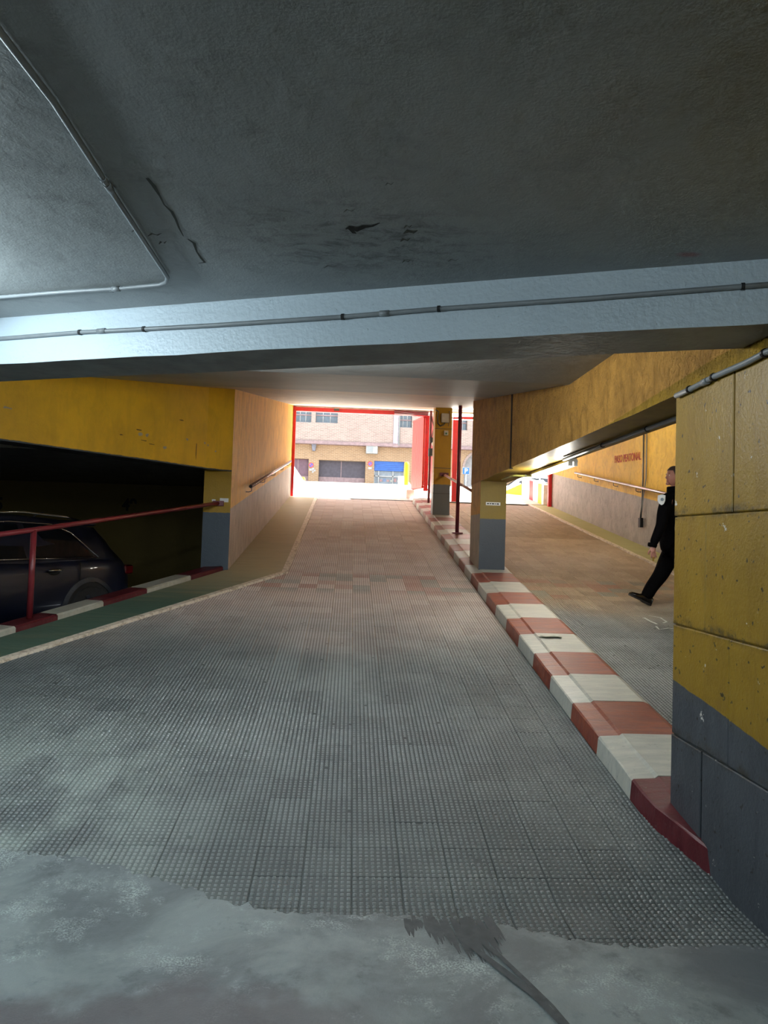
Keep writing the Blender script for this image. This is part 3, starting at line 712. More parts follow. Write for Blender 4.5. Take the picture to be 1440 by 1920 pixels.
# conduit along the beam face
def onbeam(x, y, off=0.013):
    n_ = Vector((-1.39, -3.86, 0)).normalized(); p = Vector((-2.11, 4.30, 0)) + n_*off
    d = ray(x, y); return CAM + d*((p-CAM).dot(n_)/d.dot(n_))
bp = [onbeam(x, y) for x, y in [(-90, 641), (0, 635), (150, 623), (270, 617), (400, 610), (643, 594), (823, 579), (1100, 560), (1393, 537), (1500, 529)]]
clips = [(onbeam(x, y), bp[5]-bp[2]) for x, y in [(150, 623), (270, 617), (643, 594), (823, 579), (1393, 537)]]
tb = conduit('beam_conduit', bp, 0.0115, M['pipe_grey'], 'straight grey conduit clipped along the pale blue beam face', clips=clips)
s = MB(); a = onbeam(183, 621); b = onbeam(198, 620); s.tube([a, b], .0145); s.build('coupler', M['pipe_grey'], tb); s = MB(); a = onbeam(712, 588); b = onbeam(730, 587); s.tube([a, b], .0145); s.build('coupler', M['pipe_grey'], tb)
# conduit on the block wall
cw = XW-0.024
wp = [atX(1268, 742, cw), atX(1300, 727, cw), atX(1340, 706, cw), atX(1400, 680, cw), atX(1436, 661, cw), atX(1500, 629, cw)]
tw = conduit('wall_conduit', wp, 0.0155, M['pipe_grey'], 'short open ended grey conduit at the top of the yellow block wall',
             clips=[(atX(x, y, cw), (0, -1, 0)) for x, y in [(1293, 730), (1338, 707), (1434, 662)]])
s = MB(); s.tube([wp[0]+Vector((0, .002, 0)), wp[0]+Vector((0, .006, 0))], .0125); s.build('open_end', M['box_white'], tw, 'pale cut end')
s = MB(); s.tube([atX(1318, 718, cw), atX(1328, 713, cw)], .019); s.build('coupler', M['pipe_grey'], tw)
# conduit and cables under the stucco beam
sp = [(2.12, 7.0, 2.505), (2.12, 6.2, 2.505), (2.12, 5.4, 2.505), (2.12, 4.3, 2.505), (2.12, 3.6, 2.505)]
ts_ = conduit('soffit_conduit', sp, 0.016, M['pipe_grey'], 'grey conduit under the stucco beam leading to the lit tube', clips=[((2.12, y, 2.505), (0, 1, 0)) for y in (5.9, 5.0, 4.45)])
s = MB(); s.tube([(2.16, 7.0, 2.515), (2.165, 6.0, 2.512), (2.16, 5.0, 2.517), (2.16, 3.7, 2.515)], 0.006, 6); s.build('cable', M['clip'], ts_)
tg = conduit('bracket_pipe', [(2.0, 9.3, 2.49), (2.0, 8.75, 2.49), (2.02, 8.67, 2.49), (2.26, 8.65, 2.49)], 0.013, plain('olive_conduit', '#a9a85a', .5), 'thin olive conduit under the stucco beam beside the joint', clips=[((2.15, 8.66, 2.49), (1, 0, 0))], clipmat='pipe_grey')

# ------------------------------------------------------------------ ceiling damage
cr = MB(); Z_ = 2.8985
def flake(mb, pts, w, z, ns=1):
    Pn = [Vector((*atZ(x, y, z).xy, z)) for x, y in pts]; L = []
    for i, p in enumerate(Pn):
        d = (Pn[min(i+1, len(Pn)-1)]-Pn[max(i-1, 0)]).normalized(); n_ = Vector((-d.y, d.x, 0)); ww = w[i]
        L += [p+n_*ww*.5, p-n_*ww*.5]
    mb.add(L, [(2*i, 2*i+2, 2*i+3, 2*i+1) for i in range(len(Pn)-1)])
flake(cr, [(276, 334), (288, 348), (300, 368), (308, 384), (322, 397), (330, 412), (336, 428), (344, 443)], [.012, .016, .008, .006, .012, .010, .008, .003], Z_)
flake(cr, [(352, 448), (364, 456), (369, 472), (378, 485), (384, 492), (372, 494)], [.006, .014, .008, .012, .012, .003], Z_)
cr.build('peeled_crack', plain('bare_dark_crack', '#3a3f38', .8), ceil, 'wandering crack of peeled paint')
hl = MB(); flake(hl, [(648, 430), (655, 426), (668, 431), (682, 425), (698, 424), (712, 418)], [.006, .026, .038, .026, .014, .004], Z_); flake(hl, [(655, 427), (664, 437), (668, 438)], [.02, .016, .004], Z_-.0002)
hl.build('spalled_hole', plain('spalled_concrete_hollow', '#1d1a12', .9), ceil, 'small dark spalled hole')
fl = MB()
for (x, y, l, w_) in [(770, 435, 26, .05), (760, 450, 18, .03), (765, 425, 15, .02), (655, 395, 22, .012), (730, 345, 16, .01), (762, 490, 16, .02), (620, 500, 26, .012), (850, 488, 20, .012), (255, 433, 16, .014), (290, 440, 26, .02), (305, 455, 14, .02)]:
    flake(fl, [(x-l/2, y+3), (x-l/5, y-2), (x+l/5, y+1), (x+l/2, y-3)], [w_*.15, w_*.6, w_*.45, w_*.1], Z_-.0001)
fl.build('stain', plain('brown_damp_stain', '#4a4a42', .7), ceil, 'small brown damp stains')

# ------------------------------------------------------------------ handrails
def rail_tube(mb, pts, r, seg=12): mb.tube(pts, r, seg)
# maroon rail at the bay
px_, py_ = -3.19, 7.35
tr = thing('handrail', (px_, py_, R(py_)+.078), 'maroon tube handrail on a post in front of the parked dark car', 'handrail')
zr = lambda y: 1.635+S*(y-7.35)
m = MB(); m.tube([(-4.9, 4.2, zr(4.2)), (px_, py_, zr(7.35)), (-1.86, 10.06, zr(10.06))], 0.027, 12); m.build('rail', M['maroon'], tr)
m = MB(); m.tube([(px_, py_, R(py_)+.07), (px_, py_, zr(py_))], 0.030, 12); m.build('post', M['maroon'], tr)
m = MB(); m.box((-1.93, 10.055, zr(10.06)-.035), (-1.78, 10.098, zr(10.06)+.035)); m.build('wall_bracket', M['maroon'], tr)
m = MB(); m.box((-1.84, 10.090, zr(10.06)+.02), (-1.72, 10.099, zr(10.06)+.075)); m.box((-1.95, 10.090, zr(10.06)+.03), (-1.9, 10.099, zr(10.06)+.055)); m.build('bare_plaster_patch', M['box_white'], tr, 'patch of bare white plaster round the bracket')
# steel rail on the tunnel wall
def wall_rail(label, x, dxw, y0, y1, h, n_, cat='handrail'):
    t = thing('handrail', (x, y0, R(y0)+h), label, cat)
    m = MB(); m.tube([(x, y0, R(y0)+h), (x, y1, R(y1)+h)], 0.030, 12); m.build('rail', M['steel'], t)
    m = MB(); m.disc((x, y0-.002, R(y0)+h), (0, -1, 0), 0.026, .004, 14); m.build('open_end', M['black'], t, 'dark open tube end')
    for i in range(n_):
        y = y0+.12+(y1-y0-.3)*i/(n_-1); z = R(y)+h
        k = MB(); k.tube([(x, y, z-.02), (x, y, z-.085), (x+dxw*.45, y, z-.10), (x+dxw, y, z-.10)], 0.007, 6); k.disc((x+dxw*.97, y, z-.10), (1 if dxw > 0 else -1, 0, 0), .02, .004, 10); k.build('bracket', M['pipe_dark'], t)
    return t
wall_rail('polished steel handrail climbing the amber tunnel wall', LW+.09, -.092, 11.4, 18.6, 1.085, 5)
wall_rail('polished steel handrail on the amber wall behind the man', RW-.09, .092, 8.6, 17.2, 1.14, 8)
# rail and posts on the kerb
t = thing('handrail', (2.1, 15.9, R(15.9)+1.08), 'maroon handrail sloping down from the far column to the pier', 'handrail')
m = MB(); m.tube([(2.1, 15.97, R(15.97)+1.06), (2.1, 10.89, R(10.89)+1.06)], .027, 10); m.build('rail', plain('worn_rose_rail_paint', '#a5655c', .4), t)
m = MB(); m.box((2.0, 15.96, R(16)+1.02), (2.2, 15.998, R(16)+1.10)); m.build('wall_bracket', M['dark_red'], t)
t = thing('post', (2.037, 13.4, R(13.4)+.14), 'thin dark red post from the striped kerb up to the slab', 'post')
m = MB(); m.tube([(2.037, 13.4, R(13.4)+.14), (2.037, 13.4, T(13.4)-.008)], .036, 12); m.build('pole', M['dark_red'], t)
m = MB(); m.box((1.94, 13.31, R(13.4)+.12), (2.135, 13.49, R(13.4)+.152)); m.build('base_plate', M['dark_red'], t)
t = thing('post', (2.04, 18.4, R(18.4)+.14), 'dark red post carrying the gate gear between the two openings', 'post')
m = MB(); m.tube([(2.03, 18.4, R(18.4)+.13), (2.03, 18.4, 5.05)], .032, 12); m.build('pole', M['dark_red'], t)
m = MB(); m.box((1.99, 18.3, 3.86), (2.16, 18.5, 4.05)); m.build('motor_box', M['black'], t)
m = MB(); m.box((2.02, 18.32, 4.2), (2.13, 18.48, 4.34)); m.build('control_box', M['black'], t)
m = MB(); m.disc((2.12, 18.28, 4.16), (0, -1, 0), .07, .05, 16, prof=[(0, .07), (.03, .065), (.05, .03)]); m.build('round_siren', M['box_white'], t)
m = MB(); m.disc((2.13, 18.28, 3.98), (0, -1, 0), .045, .06, 12); m.build('warning_lamp', M['red'], t)
m = MB(); m.tube([(2.04, 18.35, 4.9), (2.10, 18.3, 4.6), (2.05, 18.33, 4.3), (2.11, 18.3, 4.1)], .012, 6); m.build('cable', M['clip'], t)

# boxes on the far column
p = atY(834, 785, 15.99)
t = thing('junction_box', p, 'pale grey box with a looping black cable on the far yellow column', 'box')
m = MB(); m.bbox((p.x-.085, 15.91, p.z-.10), (p.x+.085, 15.998, p.z+.11), .008); m.build('cover', M['box_grey'], t)
m = MB(); a = p+Vector((-.17, 0, .25))
m.tube([(p.x-.22, 15.96, p.z+.19), (p.x-.15, 15.95, p.z+.15), (p.x-.17, 15.95, p.z+.02), (p.x-.16, 15.95, p.z-.12), (p.x-.10, 15.95, p.z-.18), (p.x-.03, 15.95, p.z-.15), (p.x, 15.95, p.z-.1)], .014, 8); m.build('cable', M['pipe_dark'], t)
m = MB(); m.tube([(p.x+.10, 15.98, p.z+.18), (p.x+.12, 15.97, p.z-.02), (p.x+.08, 15.98, p.z-.17)], .008, 6); m.build('thin_cable', M['pipe_grey'], t)
p = atY(836, 812, 15.99)
t = thing('switch_box', p, 'small pale box with a green button under the junction box', 'box')
m = MB(); m.bbox((p.x-.05, 15.93, p.z-.06), (p.x+.05, 15.998, p.z+.05), .006); m.build('cover', M['box_grey'], t)
m = MB(); m.disc((p.x, 15.93, p.z-.02), (0, -1, 0), .022, .01, 12); m.build('button', plain('green_button', '#3a7a5a', .4), t)

# ------------------------------------------------------------------ lamps
def tube_light(loc, ang, length, label, watts, col, tubemat, ntubes=1, mat='box_white', tilt=0.0, grp=None, below=.075):
    t = thing('fluorescent_lamp', loc, label, 'lamp', grp)
    d = Vector((cos(ang)*cos(tilt), sin(ang)*cos(tilt), sin(tilt))); n_ = Vector((-sin(ang), cos(ang), 0)); c = Vector(loc)
    m = MB(); h = d*length*.5
    w = n_*0.05; u = Vector((0, 0, 0.035))
    m.hexa([c-h-w, c+h-w, c+h+w, c-h+w, c-h-w*.6+u, c+h-w*.6+u, c+h+w*.6+u, c-h+w*.6+u]); m.build('housing', M[mat], t)
    for q_ in range(ntubes):
        o_ = n_*(0 if ntubes == 1 else (q_-.5)*.05)
        m = MB(); m.tube([c-h*.95+o_-Vector((0, 0, .028)), c+h*.95+o_-Vector((0, 0, .028))], .016, 10); m.build('tube', tubemat, t)
        for e_ in (-1, 1):
            k = MB(); cc = c+h*e_*.975+o_; k.box((cc.x-.018, cc.y-.018, cc.z-.045), (cc.x+.018, cc.y+.018, cc.z+.002)); k.build('lamp_holder', M['box_white'], t)
    for f_ in (-.3, .3):
        ld = bpy.data.lights.new('tube_glow', 'POINT'); ld.energy = watts/2; ld.color = col; ld.shadow_soft_size = .06
        lo = bpy.data.objects.new('tube_glow', ld); C.objects.link(lo); lo.parent = t; lo.location = d*length*f_ - Vector((0, 0, below))
    return t
tube_light((-2.2, 2.95, 2.80), radians(90), 1.25, 'cool white tube lamp on the hall ceiling by the pale beam, out of view', TUBE_HALL, COOL, M['tube'])
tube_light((-0.6, -1.2, 2.84), radians(90), 1.25, 'cool white tube lamp on the hall ceiling behind the viewer', TUBE_BACK, COOL, M['tube'])
tube_light((-0.3, 5.0, 2.985), radians(-20), 1.25, 'unseen tube lamp added on the slab behind the pale blue beam', TUBE_MID, NEUTRAL, M['tube'])  # unseen lamp added to brighten the ramp and the bay beam
tube_light((-9.5, 9.0, 2.70), radians(0), 1.25, 'dim unseen tube lamp added deep inside the parking bay', TUBE_BAY, NEUTRAL, M['tube_r'])  # added out of view to lift the dark bay wall
tube_light((-5.6, 1.5, 2.86), radians(0), 1.25, 'cool white tube lamp deep in the hall', 60.0, COOL, M['tube'])
tube_light((2.22, 7.75, 2.49), radians(90), 1.5, 'blazing tube lamp hung under the stucco beam', TUBE_SOFFIT, WARM, M['tube_r'], 2)
tube_light((4.0, 6.2, T(6.2)-.045), radians(0), 1.25, 'unseen tube lamp added over the second ramp, hidden by the beam', TUBE_RIGHT, WARM, M['tube_r'])  # added out of view to brighten the amber wall and the lane
tube_light((4.0, 12.5, T(12.5)-.05), radians(0), 1.25, 'unseen tube lamp added higher over the second ramp, hidden by the beam', TUBE_RIGHT, WARM, M['tube_r'])  # second unseen lamp added to brighten the upper part of this lane
lampf = tube_light((2.62, 16.9, 4.72), 0, 0.62, 'short bright tube lamp at the head of the thin red post', TUBE_FAR, WARM, M['tube_r'], 2)
t = lampf
m = MB(); m.tube([(2.6, 16.9, 4.75), (2.6, 16.9, T(16.9)-.005)], .012, 6); m.build('stem', M['pipe_grey'], t)
for (za_, zb_, yy_) in ((4.66, 4.72, 16.97), (4.60, 4.62, 17.0)):
    m = MB(); m.tube([(2.3, yy_, za_), (3.4, yy_, zb_)], .011, 6); m.build('bracket_tube', M['pipe_grey'], t)

# ------------------------------------------------------------------ gates
gl = thing('gate', (-1.63, 19.95, R(19.95)), 'red steel gate frame round the main ramp opening', 'gate')
m = MB(); m.box((-1.68, 19.9, R(19.9)), (-1.61, 19.99, 5.30)); m.build('upright', M['red'], gl)
m = MB(); m.box((-1.68, 19.88, 5.17), (2.10, 19.98, 5.28)); m.build('top_bar', M['red'], gl)
m = MB(); m.box((-.55, 19.85, 5.215), (-.40, 19.9, 5.275)); m.build('latch', M['pipe_dark'], gl)
m = MB(); m.tube([(1.15, 19.8, 5.26), (1.7, 19.7, 5.22), (2.1, 19.75, 5.24)], .03, 8); m.box((1.15, 19.78, 5.18), (2.1, 19.86, 5.23)); m.build('gate_arm', M['dark_red'], gl)
def leaf(label, a, b, z0, z1, mat, nrib, th=.05):
    t = thing('gate_leaf', (a[0], a[1], z0), label, 'gate')
    A_, B_ = Vector((*a, 0)), Vector((*b, 0)); d = (B_-A_); L = d.length; d.normalize(); n_ = Vector((-d.y, d.x, 0))
    for i in range(nrib):
        s0, s1 = A_+d*(L*i/nrib+.004), A_+d*(L*(i+1)/nrib-.004); m = MB()
        q = [s0-n_*th*.5, s1-n_*th*.5, s1+n_*th*.5, s0+n_*th*.5]
        m.hexa([(v.x, v.y, z0) for v in q]+[(v.x, v.y, z1) for v in q]); m.build('slat', mat, t)
    for zz in (z0+.02, z1-.06):
        m = MB(); q = [A_-n_*th*.7, B_-n_*th*.7, B_+n_*th*.7, A_+n_*th*.7]
        m.hexa([(v.x, v.y, zz) for v in q]+[(v.x, v.y, zz+.05) for v in q]); m.build('edge_rail', mat, t)
    return t
leaf('salmon red folded gate leaf catching the daylight', (1.80, 21.0), (2.03, 20.05), 3.13, 5.20, M['red_leaf'], 8)
leaf('dark red gate leaf folded edge on against the bright one', (2.06, 20.05), (2.16, 20.0), 3.05, 5.20, M['red'], 2)
leaf('crimson gate leaf folded behind the far column', (2.20, 19.9), (2.42, 20.6), 3.0, 5.18, M['red'], 5)
g2 = thing('gate', (2.75, 19.95, R(19.95)), 'red steel gate frame round the second opening', 'gate')
m = MB(); m.box((2.84, 19.9, R(19.9)), (3.00, 19.99, 5.20)); m.build('upright', M['red'], g2)
m = MB(); m.box((RW-.10, 19.5, R(19.5)), (RW-.01, 19.62, 3.80)); m.build('upright', M['red'], g2)
m = MB(); m.box((2.84, 19.88, 5.10), (RW-.01, 19.98, 5.22)); m.build('top_bar', M['red'], g2)
t = thing('floor_track', (0, 19.96, R(19.96)), 'dark steel gate track across the head of the ramps', 'track')
m = MB(); m.hexa([(-1.6, 19.9, R(19.9)-.02), (1.75, 19.9, R(19.9)-.02), (1.75, 19.98, R(19.98)-.02), (-1.6, 19.98, R(19.98)-.02), (-1.6, 19.9, R(19.9)+.012), (1.75, 19.9, R(19.9)+.012), (1.75, 19.98, R(19.98)+.012), (-1.6, 19.98, R(19.98)+.012)]); m.build('rail', M['pipe_dark'], t)
t = thing('floor_track', (4, 19.86, R(19.86)), 'dark steel gate track across the second ramp', 'track')
m = MB(); m.hexa([(2.5, 19.8, R(19.8)-.02), (5.55, 19.8, R(19.8)-.02), (5.55, 19.9, R(19.9)-.02), (2.5, 19.9, R(19.9)-.02), (2.5, 19.8, R(19.8)+.03), (5.55, 19.8, R(19.8)+.03), (5.55, 19.9, R(19.9)+.03), (2.5, 19.9, R(19.9)+.03)]); m.build('rail', M['pipe_dark'], t)

# hanging cable on the amber wall
p = atX(1207, 815, RW-.03)
t = thing('hanging_cable', (RW-.03, p.y, p.z), 'thin conduit and black plug hanging down the amber wall', 'cable')
yq = p.y
m = MB(); m.tube([(RW-.03, yq, T(yq)), (RW-.03, yq, p.z-.9), (RW-.05, yq-.02, p.z-1.35), (RW-.06, yq+.02, p.z-1.60)], .014, 6); m.build('cable', M['pipe_dark'], t)
m = MB(); m.tube([(RW-.02, yq-.12, T(yq)), (RW-.02, yq-.12, p.z-.85), (RW-.05, yq-.05, p.z-1.3), (RW-.06, yq-.03, p.z-1.6)], .009, 6); m.build('thin_cable', M['pipe_grey'], t)
m = MB(); m.box((RW-.09, yq-.05, p.z-1.78), (RW-.03, yq+.04, p.z-1.60)); m.build('plug', M['black'], t)

# ------------------------------------------------------------------ outside: ramp head, street, low walls
ext = MB()
ysx = [YG-.02, 21, 22, 23, 24, YC]
P = [];
for y in ysx: P += [(-6, y, R(y)), (12, y, R(y))]
P += [(-30, YC+.6, ZC+.03), (40, YC+.6, ZC+.03)]; P[-4] = (-30, YC, ZC); P[-3] = (40, YC, ZC)
n_ = len(P)//2; q = [(a, b, c-.3) for a, b, c in P]
ext.add(P+q, [(2*i, 2*i+1, 2*i+3, 2*i+2) for i in range(n_-1)] + [(2*n_+2*i+2, 2*n_+2*i+3, 2*n_+2*i+1, 2*n_+2*i) for i in range(n_-1)])
struct(ext, 'pavement_outside', M['ext_ground'], 'sunlit pale ramp head outside the gates')
ext = MB(); ext.box((-30, YC+.55, ZC-.3), (40, 42.2, ZC)); struct(ext, 'street', M['street'], 'sunlit street beyond the ramp head')
mb = MB(); mb.hexa([(-1.85, 20.3, R(20.3)), (-1.65, 20.3, R(20.3)), (-1.65, 24.7, R(24.7)), (-1.85, 24.7, R(24.7)), (-1.85, 20.3, 3.66), (-1.65, 20.3, 3.66), (-1.65, 24.7, 3.60), (-1.85, 24.7, 3.60)])
wl = struct(mb, 'wall_outer_left', M['white'], 'low white wall with yellow tip outside the main gate')
m = MB(); m.box((-1.86, 24.7, R(24.7)), (-1.64, 25.5, 3.72)); m.build('yellow_end', M['yellow'], wl, 'yellow painted wall end')
# flank wall of the second opening with painted bands
mo = thing('wall_outer_right', (5.5, 20.0, R(20)), 'white flank wall with yellow and red bands outside the second gate', 'wall', kind='structure')
bands = [(20.0, 20.22, 'white'), (20.22, 20.62, 'yellow'), (20.62, 21.2, 'white'), (21.2, 21.65, 'red'), (21.65, 22.6, 'white')]
for a, b, c in bands:
    m = MB(); m.hexa([(5.5, a, R(a)-.05), (5.72, a, R(a)-.05), (5.72, b, R(b)-.05), (5.5, b, R(b)-.05), (5.5, a, R(a)+.58), (5.72, a, R(a)+.58), (5.72, b, R(b)+.58), (5.5, b, R(b)+.58)])
    m.build('wall_band', M[c], mo)
m = MB(); m.hexa([(5.0, 23.3, R(23.3)), (5.6, 22.7, R(22.7)), (5.7, 22.9, R(22.9)), (5.1, 23.5, R(23.5)), (5.0, 23.3, R(23.3)+.02), (5.6, 22.7, R(22.7)+.42), (5.7, 22.9, R(22.9)+.42), (5.1, 23.5, R(23.5)+.02)])
m.build('yellow_wedge', M['yellow'], mo, 'yellow wedge at the wall foot')
mb = MB(); mb.hexa([(1.62, 20.6, R(20.6)), (1.85, 20.6, R(20.6)), (1.85, 24.5, R(24.5)), (1.62, 24.5, R(24.5)), (1.62, 20.6, R(20.6)+.25), (1.85, 20.6, R(20.6)+.25), (1.85, 24.5, R(24.5)+.35), (1.62, 24.5, R(24.5)+.35)])
struct(mb, 'kerb_outer', M['white'], 'low white kerb between the ramps outside the gates')
p0 = atY(757, 900, 21.9); p1 = atY(765, 866, 21.9)
t = thing('bollard', (p0.x, 21.9, R(21.9)), 'yellow bollard standing by the folded red gate leaf', 'bollard')
m = MB(); m.disc((p0.x+.08, 21.9, R(21.9)), (0, 0, 1), .07, .9, 14, prof=[(0, .075), (p1.z-R(21.9)-.08, .075), (p1.z-R(21.9)-.02, .06), (p1.z-R(21.9), .02)]); m.build('shaft', M['yellow'], t)
m = MB(); m.disc((p0.x+.08, 21.9, R(21.9)), (0, 0, 1), .12, .05, 14); m.build('base', M['white'], t)

# ------------------------------------------------------------------ building across the street
def brick(name, ca_, cb_, mortar, vert=False):
    t = NT(name)
    mp = t.n('ShaderNodeMapping', {'Vector': t.pos, 'Rotation': (radians(90), 0, 0) if not vert else (radians(90), 0, radians(0))})
    b = t.n('ShaderNodeTexBrick', {'Vector': mp.outputs[0], 'Color1': srgb(ca_), 'Color2': srgb(cb_), 'Mortar': srgb(mortar), 'Scale': 1.0, 'Mortar Size': .012, 'Brick Width': .26, 'Row Height': .075})
    n_ = t.noise(.9, 4); col = t.mix(t.math('MULTIPLY', t.ramp(n_, .4, .7), .25), b.outputs[0], srgb(cb_))
    return t.done(col, .85)
M['brick_low'] = brick('ochre_brick', '#8c7054', '#7c624a', '#98866f')
M['brick_up'] = brick('rose_beige_brick', '#8b7972', '#7a6862', '#9a8d86')
M['glass'] = plain('dark_window_glass', '#45515a', .12, spec=.8)
M['dark_door'] = plain('dark_garage_door', '#3b3640', .6)
M['shutter'] = plain('blue_roller_shutter', '#1e4e96', .45)
M['band'] = plain('grey_brown_slab_edge', '#7d6a6c', .7)
M['pipe_wall'] = plain('grey_mauve_cladding', '#948a96', .6)
bd = thing('building', (4, 42, ZC), 'brick building across the street with overhanging upper floor and garage doors', 'building')
YB = 42.0
def bx(x, y): p = atY(x, y, YB); return p.x, p.z
openings = {}
def rect(x0, y0, x1, y1):
    a = bx(x0, y0); b = bx(x1, y0); return (a[0], b[0], bx(x0, y1)[1], a[1])
O = [rect(540, 859, 579, 925), rect(598, 862, 685.5, 925), rect(702, 864, 758, 925)]
xA0, xA1 = bx(871, 850)[0], bx(905, 850)[0]; zA = bx(885, 849)[1]
Z1 = 7.12
mb = MB(); xs_ = [-14] + sum([[o_[0], o_[1]] for o_ in O], []) + [xA0, xA1+.6, 30]
for i in range(0, len(xs_)-1, 2): mb.box((xs_[i], YB, ZC-.2), (xs_[i+1], YB+.4, Z1))
for o_ in O: mb.box((o_[0], YB, o_[3]), (o_[1], YB+.4, Z1))
# arch infill
N_ = 12; xc, rx_ = (xA0+xA1+.6)/2, (xA1+.6-xA0)/2; zsp = zA-1.0
for i in range(N_):
    a0, a1 = pi-pi*i/N_, pi-pi*(i+1)/N_
    x0, x1 = xc+rx_*cos(a0), xc+rx_*cos(a1); z0, z1 = zsp+1.0*sin(a0), zsp+1.0*sin(a1)
    mb.hexa([(x0, YB, z0), (x1, YB, z1), (x1, YB+.4, z1), (x0, YB+.4, z0), (x0, YB, Z1), (x1, YB, Z1), (x1, YB+.4, Z1), (x0, YB+.4, Z1)])
mb.build('ground_floor_wall', M['brick_low'], bd)
# upper wall with window holes
Wn = [rect(553, 769, 585, 793), rect(593, 769, 634, 794), rect(748, 776, 772, 803), rect(853, 783, 875, 808)]
ZT = 18.0; mb = MB(); YU = YB-.35
edges = [-14] + sum([[w[0], w[1]] for w in Wn], []) + [30]
for i in range(0, len(edges)-1, 2): mb.box((edges[i], YU, 7.3), (edges[i+1], YB+.4, ZT))
for w in Wn: mb.box((w[0], YU, 7.3), (w[1], YB+.4, w[2])); mb.box((w[0], YU, w[3]+.6), (w[1], YB+.4, ZT))
mb.build('upper_wall', M['brick_up'], bd)
mb = MB(); mb.box((-14, YU-.08, 7.12), (30, YB+.4, 7.30)); mb.build('slab_edge', M['band'], bd)
for w in Wn:
    zt = w[3]+.6
    f = MB(); f.box((w[0]+.01, YB-.02, w[2]), (w[1]-.01, YB+.05, zt)); wf = f.build('window', M['glass'], bd)
    for k_, (za, zb_, yy) in enumerate(((w[2]+.0, w[2]+.07, .08), (w[2]+.45, w[2]+.52, .06), (zt-.3, zt, .07))):
        g = MB(); g.box((w[0]+.01, YB-.02-yy, za), (w[1]-.01, YB-.021, zb_)); g.build('window_bar' if k_ < 2 else 'blind_box', M['outdoor_white'] if k_ != 1 else M['band'], wf)
    for fx in (0.33, 0.66):
        g = MB(); xx = w[0]+(w[1]-w[0])*fx; g.box((xx-.02, YB-.06, w[2]+.07), (xx+.02, YB-.021, zt-.3)); g.build('mullion', M['outdoor_white'], wf)
for nm_, o_, mt, yy in (('side_door', O[0], plain('mauve_brown_door', '#5c4450', .6), .25), ('garage_door', O[1], M['dark_door'], .35)):
    f = MB(); f.box((o_[0], YB+yy, ZC), (o_[1], YB+yy+.05, o_[3])); d_ = f.build(nm_, mt, bd)
    g = MB(); xm = (o_[0]*.52+o_[1]*.48); g.box((xm-.02, YB+yy-.02, ZC), (xm+.02, YB+yy, o_[3])); g.build('door_joint', M['band'], d_)
    g = MB(); g.box((o_[0]+.02, YB+yy-.03, ZC), (o_[1]-.02, YB+yy, bx(600, 893)[1])); g.build('kick_panel', M['band'], d_, 'paler lower band')
o_ = O[2]; f = MB(); zsh = bx(702, 882)[1]
sh = thing('x', (0, 0, 0), 'x', 'x'); bpy.data.objects.remove(sh)
f.box((o_[0], YB+.1, zsh), (o_[1], YB+.16, o_[3])); sh = f.build('roller_shutter', M['shutter'], bd, 'blue roller shutter half raised')
for k_ in range(5):
    g = MB(); zz = zsh+(o_[3]-zsh)*(k_+.06)/5; g.box((o_[0]+.01, YB+.08, zz), (o_[1]-.01, YB+.1, zz+(o_[3]-zsh)/5*.86)); g.build('shutter_slat', M['shutter'], sh)
f = MB(); f.box((o_[0], YB+.2, ZC), (o_[1], YB+.24, zsh)); sw = f.build('shop_window', plain('pale_shop_window_glass', '#6f7880', .15), bd)
for fx in (0.0, .14, .62, .97):
    g = MB(); xx = o_[0]+(o_[1]-o_[0])*fx; g.box((xx, YB+.12, ZC), (xx+.06, YB+.2, zsh)); g.build('mullion', M['outdoor_white'], sw)
g = MB(); g.box((o_[0], YB+.12, bx(702, 893)[1]), (o_[1], YB+.2, bx(702, 891)[1])); g.build('transom', M['outdoor_white'], sw)
rs_ = random.Random(4)
for k_ in range(6):
    g = MB(); xx = o_[0]+(o_[1]-o_[0])*(.2+.12*k_); zz = bx(702, 902)[1]; g.box((xx, YB+.17, zz), (xx+.14, YB+.19, zz+rs_.uniform(.1, .22))); g.build('display_item', plain('display_%d' % k_, rs_.choice(['#8a6a6a', '#5a6a8a', '#9a9a90']), .6), sw)
f = MB(); a = bx(738, 776)[0]; b = bx(747, 776)[0]; f.box((a, YU-.06, 7.1), (b, YU, ZT)); f.build('cladding_strip', M['pipe_wall'], bd)
f = MB(); a = bx(746, 776)[0]; f.tube([(a+.08, YU-.08, 7.2), (a+.08, YU-.08, ZT)], .04, 8); f.build('downpipe', M['pipe_grey'], bd)
f = MB(); f.box((xA0, YB+.5, ZC), (xA1+.6, YB+.6, zA)); f.build('arch_doorway', plain('grey_arch_recess', '#8f8f92', .6), bd)
f = MB()
for i in range(N_):
    a0, a1 = pi-pi*i/N_, pi-pi*(i+1)/N_
    P_ = []
    for yy in (YB-.04, YB):
        for (aa, rr_) in ((a0, 1.0), (a1, 1.0), (a1, 1.14), (a0, 1.14)): P_.append((xc+rx_*rr_*cos(aa), yy, zsp+1.0*rr_*sin(aa)))
    f.add(P_, [(0, 1, 2, 3), (7, 6, 5, 4), (0, 4, 5, 1), (1, 5, 6, 2), (2, 6, 7, 3), (3, 7, 4, 0)])
f.build('arch_trim', M['brick_up'], bd)
f = MB(); f.box((-14, YB+.9, ZC-.2), (30, YB+1.0, ZT)); f.build('inner_wall', M['dark_door'], bd)
